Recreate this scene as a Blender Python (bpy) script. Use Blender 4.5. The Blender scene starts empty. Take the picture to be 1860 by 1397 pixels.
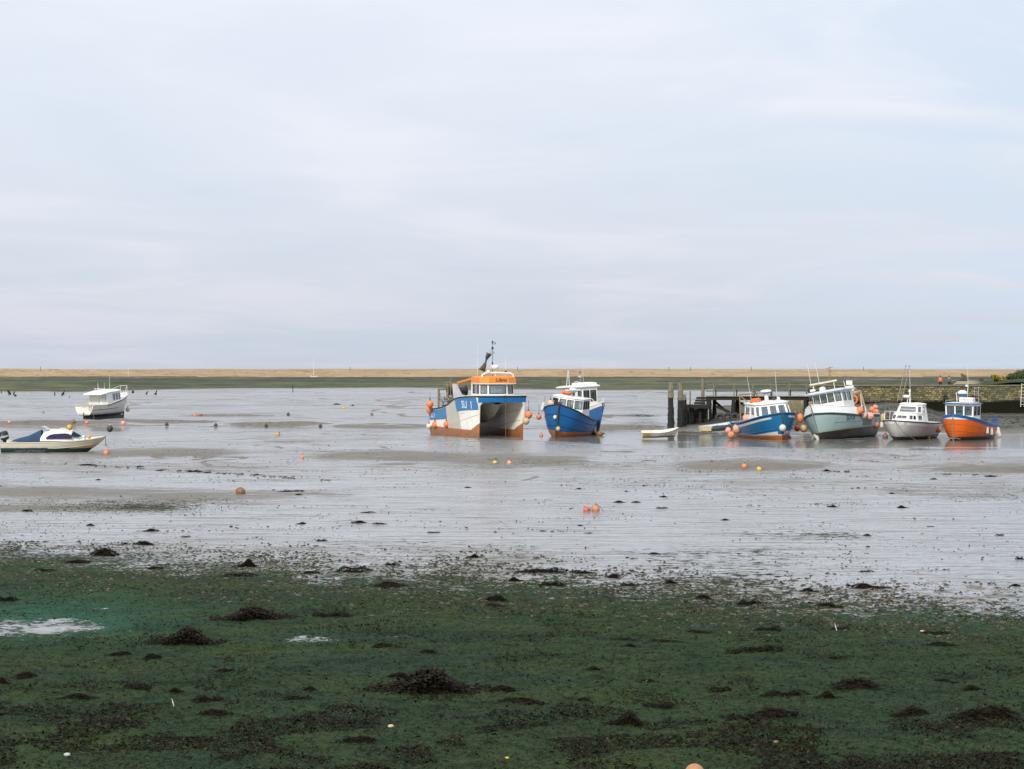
import bpy, bmesh, math, random
import numpy as np
from mathutils import Vector, Matrix, Euler
R = math.radians
random.seed(7)
SC = bpy.context.scene
COL = SC.collection

# ------------------------------------------------------------------ camera
EYE, FPX, CX, HY, PW = 5.1, 3875.0, 930.0, 665.0, 1860.0
cam_d = bpy.data.cameras.new('camera')
cam = bpy.data.objects.new('camera', cam_d); COL.objects.link(cam)
cam_d.sensor_width = 36.0
cam_d.lens = FPX / PW * 36.0
cam_d.shift_y = -(698.5 - HY) / PW
cam_d.clip_start = 0.5; cam_d.clip_end = 20000
cam.location = (0, 0, EYE); cam.rotation_euler = (R(90), 0, 0)
SC.camera = cam

# ------------------------------------------------------------------ sky and sun
SUN_EL, SUN_AZ = R(36), R(203)          # azimuth measured clockwise from +Y : behind the viewer, to the left
w = bpy.data.worlds.new('World'); SC.world = w; w.use_nodes = True
nt = w.node_tree; nt.nodes.clear()
def N(t, **k):
    n = nt.nodes.new(t)
    for a, b in k.items(): setattr(n, a, b)
    return n
def Lk(a, b): nt.links.new(a, b)
def math_n(op, a, b=None, c=None, clamp=False):
    n = nt.nodes.new('ShaderNodeMath'); n.operation = op; n.use_clamp = clamp
    for i, v in enumerate((a, b, c)):
        if v is None: continue
        if isinstance(v, (int, float)): n.inputs[i].default_value = v
        else: nt.links.new(v, n.inputs[i])
    return n.outputs[0]
def mixc(f, a, b, mode='MIX'):
    n = nt.nodes.new('ShaderNodeMix'); n.data_type = 'RGBA'; n.blend_type = mode
    for i, v in ((0, f), (6, a), (7, b)):
        if isinstance(v, (int, float)): n.inputs[i].default_value = v
        elif isinstance(v, tuple): n.inputs[i].default_value = (*v[:3], 1)
        else: nt.links.new(v, n.inputs[i])
    return n.outputs[2]
def ramp(f, stops, interp='LINEAR'):
    n = nt.nodes.new('ShaderNodeValToRGB'); n.color_ramp.interpolation = interp
    e = n.color_ramp.elements
    while len(e) < len(stops): e.new(0.5)
    for q, (p, c) in zip(e, stops):
        q.position = p
        q.color = (c, c, c, 1) if isinstance(c, (int, float)) else (*c[:3], 1)
    nt.links.new(f, n.inputs[0]); return n.outputs[0]
def noise(vec, scale, detail=4, rough=0.55, dist=0.0, dims='3D'):
    n = nt.nodes.new('ShaderNodeTexNoise'); n.noise_dimensions = dims
    n.inputs['Scale'].default_value = scale; n.inputs['Detail'].default_value = detail
    n.inputs['Roughness'].default_value = rough; n.inputs['Distortion'].default_value = dist
    if vec is not None: nt.links.new(vec, n.inputs['Vector'])
    return n.outputs[0]
def mapping(vec, scale=(1, 1, 1), loc=(0, 0, 0), rot=(0, 0, 0)):
    n = nt.nodes.new('ShaderNodeMapping')
    n.inputs['Scale'].default_value = scale; n.inputs['Location'].default_value = loc; n.inputs['Rotation'].default_value = rot
    nt.links.new(vec, n.inputs['Vector']); return n.outputs[0]

sky = N('ShaderNodeTexSky', sky_type='NISHITA', sun_disc=False, sun_elevation=SUN_EL, sun_rotation=SUN_AZ, air_density=1.0, dust_density=2.5, ozone_density=1.0)
tc = N('ShaderNodeTexCoord'); sp = N('ShaderNodeSeparateXYZ'); Lk(tc.outputs['Generated'], sp.inputs[0])
zc = math_n('MAXIMUM', sp.outputs[2], 0.0)
den = math_n('ADD', zc, 0.07)
cmb = N('ShaderNodeCombineXYZ')
Lk(math_n('DIVIDE', sp.outputs[0], den), cmb.inputs[0]); Lk(math_n('DIVIDE', sp.outputs[1], den), cmb.inputs[1])
pv = cmb.outputs[0]
n1 = noise(mapping(pv, (0.9, 0.42, 1), (3.1, 0.6, 0), (0, 0, R(-14))), 0.6, 5, 0.5, 0.8)
n2 = noise(mapping(pv, (0.9, 0.75, 1), (8.3, 2.2, 4), (0, 0, R(-12))), 1.0, 5, 0.52, 1.2)
dens = math_n('ADD', math_n('MULTIPLY', n1, 0.55), math_n('MULTIPLY', n2, 0.45))
# cloud brightness: a pale sheet, thinner and bluer in the gaps, brighter towards the zenith
thin = ramp(dens, [(0.36, (6.7, 7.4, 8.4)), (0.50, (7.2, 7.68, 8.6)), (0.62, (7.9, 8.12, 8.95))])
elev = ramp(zc, [(0.0, (0.80, 0.80, 0.82)), (0.05, (0.88, 0.885, 0.895)), (0.10, (0.96, 0.962, 0.965)), (0.17, (1.02, 1.02, 1.015)), (0.6, (1.22, 1.21, 1.2)), (1.0, (1.3, 1.28, 1.25))])
cl = mixc(1.0, thin, elev, 'MULTIPLY')
# clearer blue towards the right of the view
bl = math_n('MULTIPLY', ramp(sp.outputs[0], [(0.08, 0.0), (0.26, 1.0)]), ramp(n2, [(0.40, 1.0), (0.62, 0.0)]))
cl = mixc(math_n('MULTIPLY', bl, 0.75), cl, (6.0, 7.0, 8.4))
skyc = mixc(0.92, sky.outputs[0], cl)
bg = N('ShaderNodeBackground'); bg.inputs['Strength'].default_value = 0.1
Lk(skyc, bg.inputs[0])
wo = N('ShaderNodeOutputWorld'); Lk(bg.outputs[0], wo.inputs[0])

sun_d = bpy.data.lights.new('sun', 'SUN'); sun_d.energy = 3.0; sun_d.angle = R(10); sun_d.color = (1.0, 0.94, 0.85)
sun = bpy.data.objects.new('sun', sun_d); COL.objects.link(sun)
sdir = Vector((math.sin(SUN_AZ) * math.cos(SUN_EL), math.cos(SUN_AZ) * math.cos(SUN_EL), math.sin(SUN_EL)))
sun.rotation_euler = sdir.to_track_quat('Z', 'Y').to_euler()
sun.location = (-20, -20, 60)
SC.view_settings.view_transform = 'Standard'; SC.view_settings.look = 'None'
SC.view_settings.exposure = 0.18; SC.view_settings.gamma = 1.0
SC.cycles.max_bounces = 8; SC.cycles.transparent_max_bounces = 12

# ------------------------------------------------------------------ helpers
def P(px, py, d): return Vector(((px - CX) / FPX * d, d, EYE - (py - HY) / FPX * d))
def G(px, py, z=0.0):
    d = (EYE - z) * FPX / (py - HY); return Vector(((px - CX) / FPX * d, d, z))

def tag(o, label=None, cat=None, group=None, kind=None):
    if label: o['label'] = label
    if cat: o['category'] = cat
    if group: o['group'] = group
    if kind: o['kind'] = kind
    return o
def empty(name, label, cat, loc=(0, 0, 0), rot=(0, 0, 0), group=None):
    o = bpy.data.objects.new(name, None); COL.objects.link(o)
    o.empty_display_size = 0.3; o.location = loc; o.rotation_euler = rot
    return tag(o, label, cat, group)

class MB:
    def __init__(s): s.v = []; s.f = []; s.m = []; s.mi = 0
    def add(s, vs, fs):
        b = len(s.v); s.v += [tuple(v) for v in vs]
        s.f += [tuple(i + b for i in f) for f in fs]; s.m += [s.mi] * len(fs); return s
    def box(s, c, d, rot=None):
        x, y, z = d[0] / 2, d[1] / 2, d[2] / 2
        vs = [Vector((a, b, e)) for a in (-x, x) for b in (-y, y) for e in (-z, z)]
        if rot is not None:
            M = rot if isinstance(rot, Matrix) else Euler(rot).to_matrix()
            vs = [M @ v for v in vs]
        vs = [v + Vector(c) for v in vs]
        return s.add(vs, [(0, 1, 3, 2), (4, 6, 7, 5), (0, 4, 5, 1), (2, 3, 7, 6), (0, 2, 6, 4), (1, 5, 7, 3)])
    def bar(s, a, b, wd, h=None):
        a, b = Vector(a), Vector(b); d = b - a
        q = d.to_track_quat('X', 'Z').to_matrix()
        return s.box((a + b) / 2, (d.length, wd, h or wd), q)
    def tube(s, pts, r, n=8, closed=False):
        pts = [Vector(p) for p in pts]; k = len(pts); vs = []
        rr = r if isinstance(r, (list, tuple)) else [r] * k
        up0 = None
        for i, p in enumerate(pts):
            a = pts[(i - 1) % k] if (closed or i > 0) else p
            b = pts[(i + 1) % k] if (closed or i < k - 1) else p
            t = (b - a).normalized()
            if up0 is None: up0 = t.orthogonal().normalized()
            u = (up0 - t * up0.dot(t))
            u = u.normalized() if u.length > 1e-5 else t.orthogonal().normalized()
            up0 = u; v = t.cross(u)
            for j in range(n):
                an = 2 * math.pi * j / n
                vs.append(p + (u * math.cos(an) + v * math.sin(an)) * rr[i])
        fs = []
        for i in range(k if closed else k - 1):
            for j in range(n):
                fs.append((i * n + j, i * n + (j + 1) % n, ((i + 1) % k) * n + (j + 1) % n, ((i + 1) % k) * n + j))
        if not closed: fs += [tuple(range(n))[::-1], tuple((k - 1) * n + j for j in range(n))]
        return s.add(vs, fs)
    def lathe(s, prof, o=(0, 0, 0), axis=(0, 0, 1), n=16, jit=0.0):
        ax = Vector(axis).normalized(); u = ax.orthogonal().normalized(); v = ax.cross(u); o = Vector(o); vs = []
        for (r, h) in prof:
            for j in range(n):
                an = 2 * math.pi * j / n; q = 1 + random.uniform(-jit, jit)
                vs.append(o + ax * h + (u * math.cos(an) + v * math.sin(an)) * max(r, 1e-4) * q)
        fs = []; k = len(prof)
        for i in range(k - 1):
            for j in range(n): fs.append((i * n + j, i * n + (j + 1) % n, (i + 1) * n + (j + 1) % n, (i + 1) * n + j))
        fs += [tuple(range(n))[::-1], tuple((k - 1) * n + j for j in range(n))]
        return s.add(vs, fs)
    def ball(s, c, r, sc=(1, 1, 1), n=16, k=10):
        vs = []; fs = []; c = Vector(c)
        for i in range(k + 1):
            t = math.pi * i / k
            for j in range(n):
                a = 2 * math.pi * j / n
                vs.append(c + Vector((math.sin(t) * math.cos(a) * r * sc[0], math.sin(t) * math.sin(a) * r * sc[1], -math.cos(t) * r * sc[2])))
        for i in range(k):
            for j in range(n): fs.append((i * n + j, i * n + (j + 1) % n, (i + 1) * n + (j + 1) % n, (i + 1) * n + j))
        return s.add(vs, fs)
    def prism(s, poly, off):                      # polygon of 3-D points extruded by a vector
        k = len(poly); a = [Vector(p) for p in poly]; b = [p + Vector(off) for p in a]
        fs = [tuple(range(k))[::-1], tuple(range(k, 2 * k))] + [(i, (i + 1) % k, k + (i + 1) % k, k + i) for i in range(k)]
        return s.add(a + b, fs)
    def build(s, name, mats, parent=None, smooth=45, bevel=0):
        me = bpy.data.meshes.new(name); me.from_pydata(s.v, [], s.f)
        for m in (mats if isinstance(mats, (list, tuple)) else [mats]): me.materials.append(m)
        for p, i in zip(me.polygons, s.m): p.material_index = i
        bm = bmesh.new(); bm.from_mesh(me)
        bmesh.ops.remove_doubles(bm, verts=bm.verts, dist=1e-5)
        bmesh.ops.recalc_face_normals(bm, faces=bm.faces); bm.to_mesh(me); bm.free()
        if smooth:
            for p in me.polygons: p.use_smooth = True
            me.set_sharp_from_angle(angle=R(smooth))
        o = bpy.data.objects.new(name, me); COL.objects.link(o)
        if parent: o.parent = parent
        if bevel:
            bv = o.modifiers.new('bevel', 'BEVEL'); bv.width = bevel; bv.segments = 2; bv.limit_method = 'ANGLE'
        return o

# ------------------------------------------------------------------ numpy noise
def _h(ix, iy, sd):
    n = (ix.astype(np.int64) * 374761393 + iy.astype(np.int64) * 668265263 + sd * 982451653) & 0xffffffff
    n = ((n ^ (n >> 13)) * 1274126177) & 0xffffffff
    n = (n ^ (n >> 16)) & 0xffff
    return n / 65535.0
def vn(x, y, sd=0):
    x, y = np.broadcast_arrays(np.asarray(x, float), np.asarray(y, float))
    ix, iy = np.floor(x), np.floor(y); fx, fy = x - ix, y - iy
    fx = fx * fx * fx * (fx * (fx * 6 - 15) + 10); fy = fy * fy * fy * (fy * (fy * 6 - 15) + 10)
    a, b, c, d = _h(ix, iy, sd), _h(ix + 1, iy, sd), _h(ix, iy + 1, sd), _h(ix + 1, iy + 1, sd)
    return (a * (1 - fx) + b * fx) * (1 - fy) + (c * (1 - fx) + d * fx) * fy
def fbm(x, y, sd=0, o=4, g=0.5):
    s = 0; a = 1; t = 0
    for i in range(o):
        s = s + a * vn(x * 2 ** i + 17.3 * i, y * 2 ** i - 9.1 * i, sd + i); t += a; a *= g
    return s / t
def ss(x, a, b):
    t = np.clip((x - a) / (b - a), 0, 1); return t * t * (3 - 2 * t)

# ------------------------------------------------------------------ materials
def newmat(name):
    global nt
    m = bpy.data.materials.new(name); m.use_nodes = True; nt = m.node_tree; nt.nodes.clear()
    o = nt.nodes.new('ShaderNodeOutputMaterial'); b = nt.nodes.new('ShaderNodeBsdfPrincipled')
    nt.links.new(b.outputs[0], o.inputs[0]); return m, b
def setp(b, **k):
    for a, v in k.items():
        i = b.inputs[a.replace('_', ' ')]
        if isinstance(v, (int, float)): i.default_value = v
        elif isinstance(v, tuple): i.default_value = (*v[:3], 1)
        else: nt.links.new(v, i)
def objc(): return nt.nodes.new('ShaderNodeTexCoord').outputs['Object']
def wpos(): return nt.nodes.new('ShaderNodeNewGeometry').outputs['Position']
def bump(h, st=0.3, dist=0.02):
    n = nt.nodes.new('ShaderNodeBump'); n.inputs['Strength'].default_value = st; n.inputs['Distance'].default_value = dist
    nt.links.new(h, n.inputs['Height']); return n.outputs[0]
def paint(name, c, rough=0.42, var=0.22, dirt=(0.16, 0.13, 0.09), dirtamt=0.3, scale=3.0, metal=0.0, bmp=0.15):
    m, b = newmat(name); v = objc()
    a = noise(v, scale, 5, 0.6); f = noise(mapping(v, (1.2, 1.2, 0.22)), scale * 3.5, 5, 0.65)
    dk = tuple(x * (1 - var) for x in c); lt = tuple(min(0.9, x * (1 + var * 0.5)) for x in c)
    col = mixc(ramp(a, [(0.3, 0.0), (0.7, 1.0)]), dk, lt)
    col = mixc(math_n('MULTIPLY', ramp(f, [(0.52, 0.0), (0.78, 1.0)]), dirtamt), col, dirt)
    setp(b, Base_Color=col, Roughness=math_n('ADD', math_n('MULTIPLY', a, 0.25), rough - 0.1), Metallic=metal)
    if bmp: setp(b, Normal=bump(f, bmp, 0.01))
    return m
def bands(name, zs, rough=0.4, dirtamt=0.35, slope=(0.0, 0.0)):
    """hull paint in bands of boat height: zs = [(z_top, colour), ..., (None, colour)]"""
    m, b = newmat(name); v = objc(); sp = nt.nodes.new('ShaderNodeSeparateXYZ'); nt.links.new(v, sp.inputs[0])
    wob = math_n('MULTIPLY', math_n('SUBTRACT', noise(v, 2.5, 4), 0.5), 0.05)
    z = math_n('ADD', sp.outputs[2], wob)
    if slope[0]:
        z = math_n('SUBTRACT', z, math_n('MULTIPLY', math_n('MAXIMUM', math_n('SUBTRACT', sp.outputs[0], slope[1]), 0.0), slope[0]))
    col = zs[-1][1]
    for zt, c in zs[-2::-1]:
        col = mixc(math_n('GREATER_THAN', z, zt), c, col)
    a = noise(v, 2.2, 5, 0.6); f = noise(mapping(v, (1.5, 1.5, 0.2)), 9, 5, 0.65)
    col = mixc(math_n('MULTIPLY', ramp(a, [(0.3, 1.0), (0.65, 0.0)]), 0.16), col, (0.1, 0.09, 0.07))
    col = mixc(math_n('MULTIPLY', ramp(f, [(0.5, 0.0), (0.75, 1.0)]), dirtamt), col, (0.2, 0.16, 0.11))
    # weed and mud stain near the water
    low = math_n('MULTIPLY', ramp(sp.outputs[2], [(0.0, 1.0), (0.5, 0.0)]), ramp(noise(v, 6, 4), [(0.42, 0.0), (0.6, 1.0)]))
    col = mixc(math_n('MULTIPLY', low, 0.5), col, (0.055, 0.05, 0.036))
    setp(b, Base_Color=col, Roughness=math_n('ADD', math_n('MULTIPLY', a, 0.25), rough - 0.12), Normal=bump(a, 0.12, 0.02))
    return m

WHITE = (0.76, 0.76, 0.73)
M_white = paint('white_paint', WHITE, 0.4, 0.1, (0.36, 0.31, 0.23), 0.28)
M_cream = paint('cream_paint', (0.62, 0.58, 0.47), 0.45, 0.14, (0.3, 0.24, 0.16), 0.35)
M_bwhite = paint('old_white_paint', (0.66, 0.65, 0.6), 0.5, 0.15, (0.28, 0.22, 0.14), 0.45)
M_black = paint('black_rubber', (0.02, 0.02, 0.022), 0.6, 0.3, (0.1, 0.09, 0.07), 0.3)
M_dark = paint('dark_metal', (0.05, 0.05, 0.05), 0.5, 0.3, (0.14, 0.08, 0.05), 0.3)
M_steel = paint('galvanised_steel', (0.42, 0.42, 0.41), 0.45, 0.2, (0.2, 0.13, 0.08), 0.3, metal=0.4)
M_rail = paint('white_tube', (0.72, 0.72, 0.7), 0.35, 0.08, (0.4, 0.3, 0.2), 0.15)
M_orange = paint('orange_paint', (0.74, 0.225, 0.018), 0.45, 0.12, (0.4, 0.17, 0.05), 0.2)
M_ring = paint('orange_ring', (0.78, 0.16, 0.03), 0.5, 0.15)
M_rust = paint('rusty_brown', (0.26, 0.19, 0.1), 0.7, 0.3, (0.3, 0.11, 0.04), 0.5)
M_grey = paint('grey_paint', (0.4, 0.41, 0.41), 0.5, 0.15)
M_deck = paint('deck_grey', (0.36, 0.36, 0.34), 0.65, 0.2)
M_blue = paint('blue_paint', (0.006, 0.125, 0.36), 0.38, 0.15, (0.12, 0.14, 0.16), 0.2)
M_rope = paint('rope', (0.1, 0.1, 0.08), 0.9, 0.3)
M_ropel = paint('pale_rope', (0.32, 0.3, 0.24), 0.9, 0.3)
M_ropeb = paint('blue_rope', (0.03, 0.07, 0.2), 0.8, 0.2)
def glassmat():
    m, b = newmat('window_glass')
    o = [n for n in nt.nodes if n.type == 'OUTPUT_MATERIAL'][0]
    tr = nt.nodes.new('ShaderNodeBsdfTransparent'); tr.inputs[0].default_value = (0.80, 0.85, 0.83, 1)
    nt.nodes.remove(b); b = nt.nodes.new('ShaderNodeBsdfGlossy'); b.inputs['Roughness'].default_value = 0.05; b.inputs['Color'].default_value = (0.9, 0.93, 0.93, 1)
    lw = nt.nodes.new('ShaderNodeFresnel'); lw.inputs[0].default_value = 1.5
    mx = nt.nodes.new('ShaderNodeMixShader')
    nt.links.new(math_n('ADD', math_n('MULTIPLY', lw.outputs[0], 1.3), 0.12, clamp=True), mx.inputs[0])
    nt.links.new(tr.outputs[0], mx.inputs[1]); nt.links.new(b.outputs[0], mx.inputs[2]); nt.links.new(mx.outputs[0], o.inputs[0])
    return m
M_glass = glassmat()

# ------------------------------------------------------------------ ground: mud flats, near algae, channel, right-hand bank
def img(x, y): return CX + FPX * x / y, HY + EYE * FPX / y      # where a point of the flat ground lies (used to lay out the shore lines in metres)
SLOPES = [ # (left px, right px, row, height m, run m) : low mud steps whose face looks at the viewer
    (1215, 1520, 853, 0.26, 2.2), (1660, 1990, 858, 0.26, 2.2), (850, 1110, 840, 0.14, 2.2), (600, 850, 836, 0.17, 2.4),
    (185, 420, 829, 0.16, 2.4), (-60, 130, 900, 0.07, 2.4), (430, 640, 805, 0.10, 2.2), (1240, 1480, 838, 0.05, 2.2),
    (-80, 250, 771, 0.34, 2.4), (180, 420, 769, 0.28, 2.4), (380, 640, 772, 0.26, 2.4), (600, 800, 775, 0.22, 2.4), (280, 560, 757, 0.16, 2.4),
    (1000, 1240, 778, 0.25, 2.4), (430, 800, 789, 0.12, 2.4), (950, 1200, 758, 0.2, 3.0), (70, 330, 757, 0.16, 3.0)]
def quay_rise(x, y):
    px = CX + FPX * x / y
    top = np.interp(px, [1215, 1262, 1310, 1360, 1480, 1600, 1660, 1705, 1760, 2100], [0, 0.12, 0.95, 0.85, 0.8, 1.2, 1.1, 0.2, 0.02, 0.0])
    st = np.interp(px, [1215, 1300, 1400, 1500, 2100], [174, 168, 166, 164, 160])
    edge = ss(px + 20 * np.sin(y * 0.35), 1205, 1330)
    s1 = ss(y, st, st + 12) * 0.28 + ss(y, st + 8, 211) * 0.72
    t = edge * (0.32 * ss(y, st, st + 9) + top * s1 * 0.9)
    return t * (1 - ss(y, 213, 226))
def ground_z(x, y):
    x, y = np.broadcast_arrays(np.asarray(x, float), np.asarray(y, float))
    px = CX + FPX * x / y
    z = 0.30 * (1 - ss(y, 24, 50)) + 0.0
    und = 0.07 * (fbm(x / 11, y / 16, 3, 3) - 0.5) + 0.025 * (fbm(x / 1.7, y / 2.2, 5, 3) - 0.5)
    z = z + und * ss(y, 25, 50)
    near = np.interp(px, [-400, 300, 700, 1000, 1250, 2200], [171, 172, 166, 148, 139, 134]) + 5 * (fbm(x / 8, y / 30, 21, 3) - 0.5)
    far = np.interp(px, [-400, 780, 900, 1100, 1300, 1500, 2200], [186.5, 182.5, 178, 176, 172, 168, 163]) + 1.2 * (fbm(x / 7, y * 0 + 0.3, 22, 3) - 0.5)
    ch = ss(y, near - 14, near + 3) * (1 - ss(y, far - 1.5, far + 2.0))
    z = z - ch * (0.165 + 0.10 * (fbm(x / 5.0, y / 1.3, 25, 4) - 0.5) + 0.05 * (fbm(x / 1.0, y / .6, 26, 3) - .5))
    z = z + 0.10 * ss(y, 188, 240)
    for (a, b, r, hgt, run) in SLOPES:
        d0 = EYE * FPX / (r - HY); c = (a + b) / 2; hw = (b - a) / 2
        t = (px - c) / hw; env = np.clip(1 - t * t, 0, 1) ** 0.9 * (.75 + .5 * fbm(x / 3.0, y / 20, int(r) + 3, 3))
        dd = y - (d0 + 3.0 * t * t + 1.5 * (fbm(x / 4.0, y / 9, int(r), 3) - 0.5))
        prof = ss(dd, -run * 0.25, run * 0.75) * (1 - ss(dd, run * 0.75, run * 9.0))
        z = z + env * hgt * prof
    # ripples and pits of soft mud
    z = z + 0.018 * (fbm(x / 0.45, y / 0.6, 9, 3) - 0.5) * ss(y, 40, 60) * (1 - ss(y, 120, 170))
    z = z + (0.13 * (fbm(x / 0.9, y / 0.9, 11, 4) - 0.5) + 0.05 * (fbm(x / 0.22, y / 0.3, 13, 3) - 0.5)) * (1 - ss(y, 44, 60))
    z = z + 0.05 * (fbm(x / 1.6, y / 1.1, 15, 4) - 0.5) * ss(y, 50, 70)
    q = quay_rise(x, y)
    z = z + q * (1 + 0.25 * (fbm(x / 2.2, y / 3.5, 31, 4) - 0.5)) + np.clip(q, 0, .5) * 0.30 * (fbm(x / 0.8, y / 1.2, 33, 3) - 0.5)
    return z
def gz(x, y): return float(ground_z(np.array([x]), np.array([y]))[0])

def grid_obj(name, X, Y, Z, mat, attrs=None, parent=None):
    r, c = X.shape
    me = bpy.data.meshes.new(name)
    co = np.stack([X, Y, Z], -1).reshape(-1, 3)
    idx = np.arange(r * c).reshape(r, c)
    q = np.stack([idx[:-1, :-1], idx[:-1, 1:], idx[1:, 1:], idx[1:, :-1]], -1).reshape(-1, 4)
    me.vertices.add(len(co)); me.vertices.foreach_set('co', co.astype(np.float32).ravel())
    me.loops.add(q.size); me.loops.foreach_set('vertex_index', q.astype(np.int32).ravel())
    me.polygons.add(len(q)); me.polygons.foreach_set('loop_start', (np.arange(len(q)) * 4).astype(np.int32))
    me.polygons.foreach_set('loop_total', np.full(len(q), 4, np.int32))
    me.polygons.foreach_set('use_smooth', np.ones(len(q), bool))
    me.update(calc_edges=True); me.validate()
    for k, a in (attrs or {}).items():
        at = me.attributes.new(k, 'FLOAT', 'POINT'); at.data.foreach_set('value', a.astype(np.float32).ravel())
    me.materials.append(mat)
    o = bpy.data.objects.new(name, me); COL.objects.link(o)
    if parent: o.parent = parent
    return o
def attr(name):
    n = nt.nodes.new('ShaderNodeAttribute'); n.attribute_name = name; return n.outputs['Fac']

def mud_bump(h, v):
    s = nt.nodes.new('ShaderNodeSeparateXYZ'); nt.links.new(v, s.inputs[0])
    n = nt.nodes.new('ShaderNodeMapRange'); nt.links.new(s.outputs[1], n.inputs[0])
    for i, q in zip((1, 2, 3, 4), (34, 95, 0.5, 0.07)): n.inputs[i].default_value = q      # the far mud lies smoother, its ripples are too fine to see
    p = nt.nodes.new('ShaderNodeBump'); p.inputs['Distance'].default_value = 0.03
    nt.links.new(n.outputs[0], p.inputs['Strength']); nt.links.new(h, p.inputs['Height']); return p.outputs[0]
def mud_material():
    m, b = newmat('wet_mud'); v = wpos()
    wet = attr('wet'); alg = attr('algae'); wd = attr('weed'); teal = attr('teal')
    # bare mud
    s1 = noise(mapping(v, (0.35, 0.9, 1)), 1.0, 6, 0.6, 0.4)
    s2 = noise(mapping(v, (1.0, 1.6, 1)), 3.0, 5, 0.65)
    s3 = noise(v, 14, 4, 0.6)
    s4 = noise(mapping(v, (0.5, 2.2, 1), rot=(0, 0, 0.06)), 1.0, 6, 0.68, 0.3)
    wv = math_n('ADD', math_n('ADD', wet, math_n('MULTIPLY', math_n('SUBTRACT', s4, 0.5), 1.1)), math_n('ADD', math_n('MULTIPLY', math_n('SUBTRACT', s1, 0.5), 0.9), math_n('MULTIPLY', math_n('SUBTRACT', s2, 0.5), 1.0)))
    wv = ramp(wv, [(0.30, 0.0), (0.58, 1.0)])
    lines = ramp(noise(mapping(v, (0.22, 2.6, 1), rot=(0, 0, 0.04)), 1.0, 6, 0.7, 0.2), [(0.50, 0.0), (0.60, 1.0)])
    wv = math_n('MULTIPLY', wv, math_n('SUBTRACT', 1.0, math_n('MULTIPLY', lines, 0.75)))
    mud = mixc(wv, (0.15, 0.125, 0.088), (0.28, 0.275, 0.275))
    mud = mixc(math_n('MULTIPLY', ramp(s2, [(0.45, 0.0), (0.62, 1.0)]), 0.6), mud, (0.085, 0.072, 0.05))
    mud = mixc(math_n('MULTIPLY', ramp(s4, [(0.5, 0.0), (0.62, 1.0)]), 0.5), mud, (0.075, 0.066, 0.046))
    mud = mixc(math_n('MULTIPLY', attr('bank'), math_n('ADD', math_n('MULTIPLY', s2, 0.5), 0.6), clamp=True), mud, (0.058, 0.052, 0.032))
    mud = mixc(math_n('MULTIPLY', ramp(s3, [(0.5, 0.0), (0.72, 1.0)]), 0.45), mud, (0.10, 0.09, 0.065))
    grain = ramp(noise(mapping(v, (2.2, 5.5, 1)), 1.0, 5, 0.75), [(0.52, 0.0), (0.64, 1.0)])
    mud = mixc(math_n('MULTIPLY', grain, 0.45), mud, (0.06, 0.054, 0.038))
    wv = math_n('MULTIPLY', wv, math_n('SUBTRACT', 1.0, math_n('MULTIPLY', grain, 0.28)))
    # weed specks scattered on the flats
    sw = noise(mapping(v, (1.0, 1.4, 1)), 2.3, 6, 0.72)
    wf = math_n('ADD', math_n('MULTIPLY', wd, 0.42), sw)
    spec = ramp(wf, [(0.70, 0.0), (0.76, 1.0)])
    mud = mixc(spec, mud, (0.03, 0.036, 0.022))
    # algae
    a1 = noise(mapping(v, (0.5, 0.9, 1)), 0.55, 5, 0.6)
    a2 = noise(mapping(v, (1.0, 0.8, 1), rot=(0, 0, 0.4)), 9, 6, 0.7)
    a3 = noise(mapping(v, (0.8, 1.0, 1)), 2.1, 5, 0.65)
    a4 = noise(mapping(v, (1.3, 0.6, 1), rot=(0, 0, -0.5)), 42, 3, 0.6)
    ac = mixc(ramp(a1, [(0.36, 0.0), (0.64, 1.0)]), (0.022, 0.042, 0.026), (0.044, 0.066, 0.022))
    ac = mixc(math_n('MULTIPLY', ramp(a3, [(0.48, 0.0), (0.66, 1.0)]), 0.75), ac, (0.010, 0.013, 0.008))
    ac = mixc(math_n('MULTIPLY', ramp(a2, [(0.47, 0.0), (0.60, 1.0)]), 0.8), ac, (0.010, 0.015, 0.009))
    ac = mixc(math_n('MULTIPLY', ramp(a4, [(0.50, 0.0), (0.66, 1.0)]), 0.6), ac, (0.055, 0.080, 0.046))
    ac = mixc(math_n('MULTIPLY', teal, 0.8), ac, (0.030, 0.125, 0.085))
    f1 = noise(mapping(v, (0.7, 1.1, 1)), 1.3, 7, 0.72)
    f2 = noise(mapping(v, (1.0, 1.3, 1)), 7.0, 4, 0.6)
    am = math_n('ADD', math_n('MULTIPLY', alg, 1.3), math_n('ADD', math_n('MULTIPLY', math_n('SUBTRACT', f1, 0.5), 1.7), math_n('MULTIPLY', math_n('SUBTRACT', f2, 0.5), 2.0)))
    am = ramp(am, [(0.56, 0.0), (0.70, 1.0)])
    col = mixc(am, mud, ac)
    dry = math_n('MAXIMUM', am, spec)
    ro = math_n('ADD', math_n('MULTIPLY', math_n('SUBTRACT', 1.0, wv), 0.30), 0.17)
    ro = math_n('ADD', ro, math_n('MULTIPLY', dry, 0.5), clamp=True)
    bank = attr('bank')
    spl = math_n('ADD', math_n('MULTIPLY', math_n('MULTIPLY', math_n('SUBTRACT', 1.0, dry), math_n('SUBTRACT', 1.0, math_n('MULTIPLY', bank, 0.8))), math_n('ADD', math_n('MULTIPLY', wv, 0.75), 0.28)), 0.02)
    h = math_n('ADD', math_n('MULTIPLY', s2, 0.5), math_n('MULTIPLY', s3, 0.22))
    h = math_n('MULTIPLY', h, math_n('SUBTRACT', 1.25, wv))
    ah = math_n('ADD', math_n('MULTIPLY', a3, 1.2), math_n('ADD', math_n('MULTIPLY', a2, 1.6), math_n('MULTIPLY', a4, 0.7)))
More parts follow.
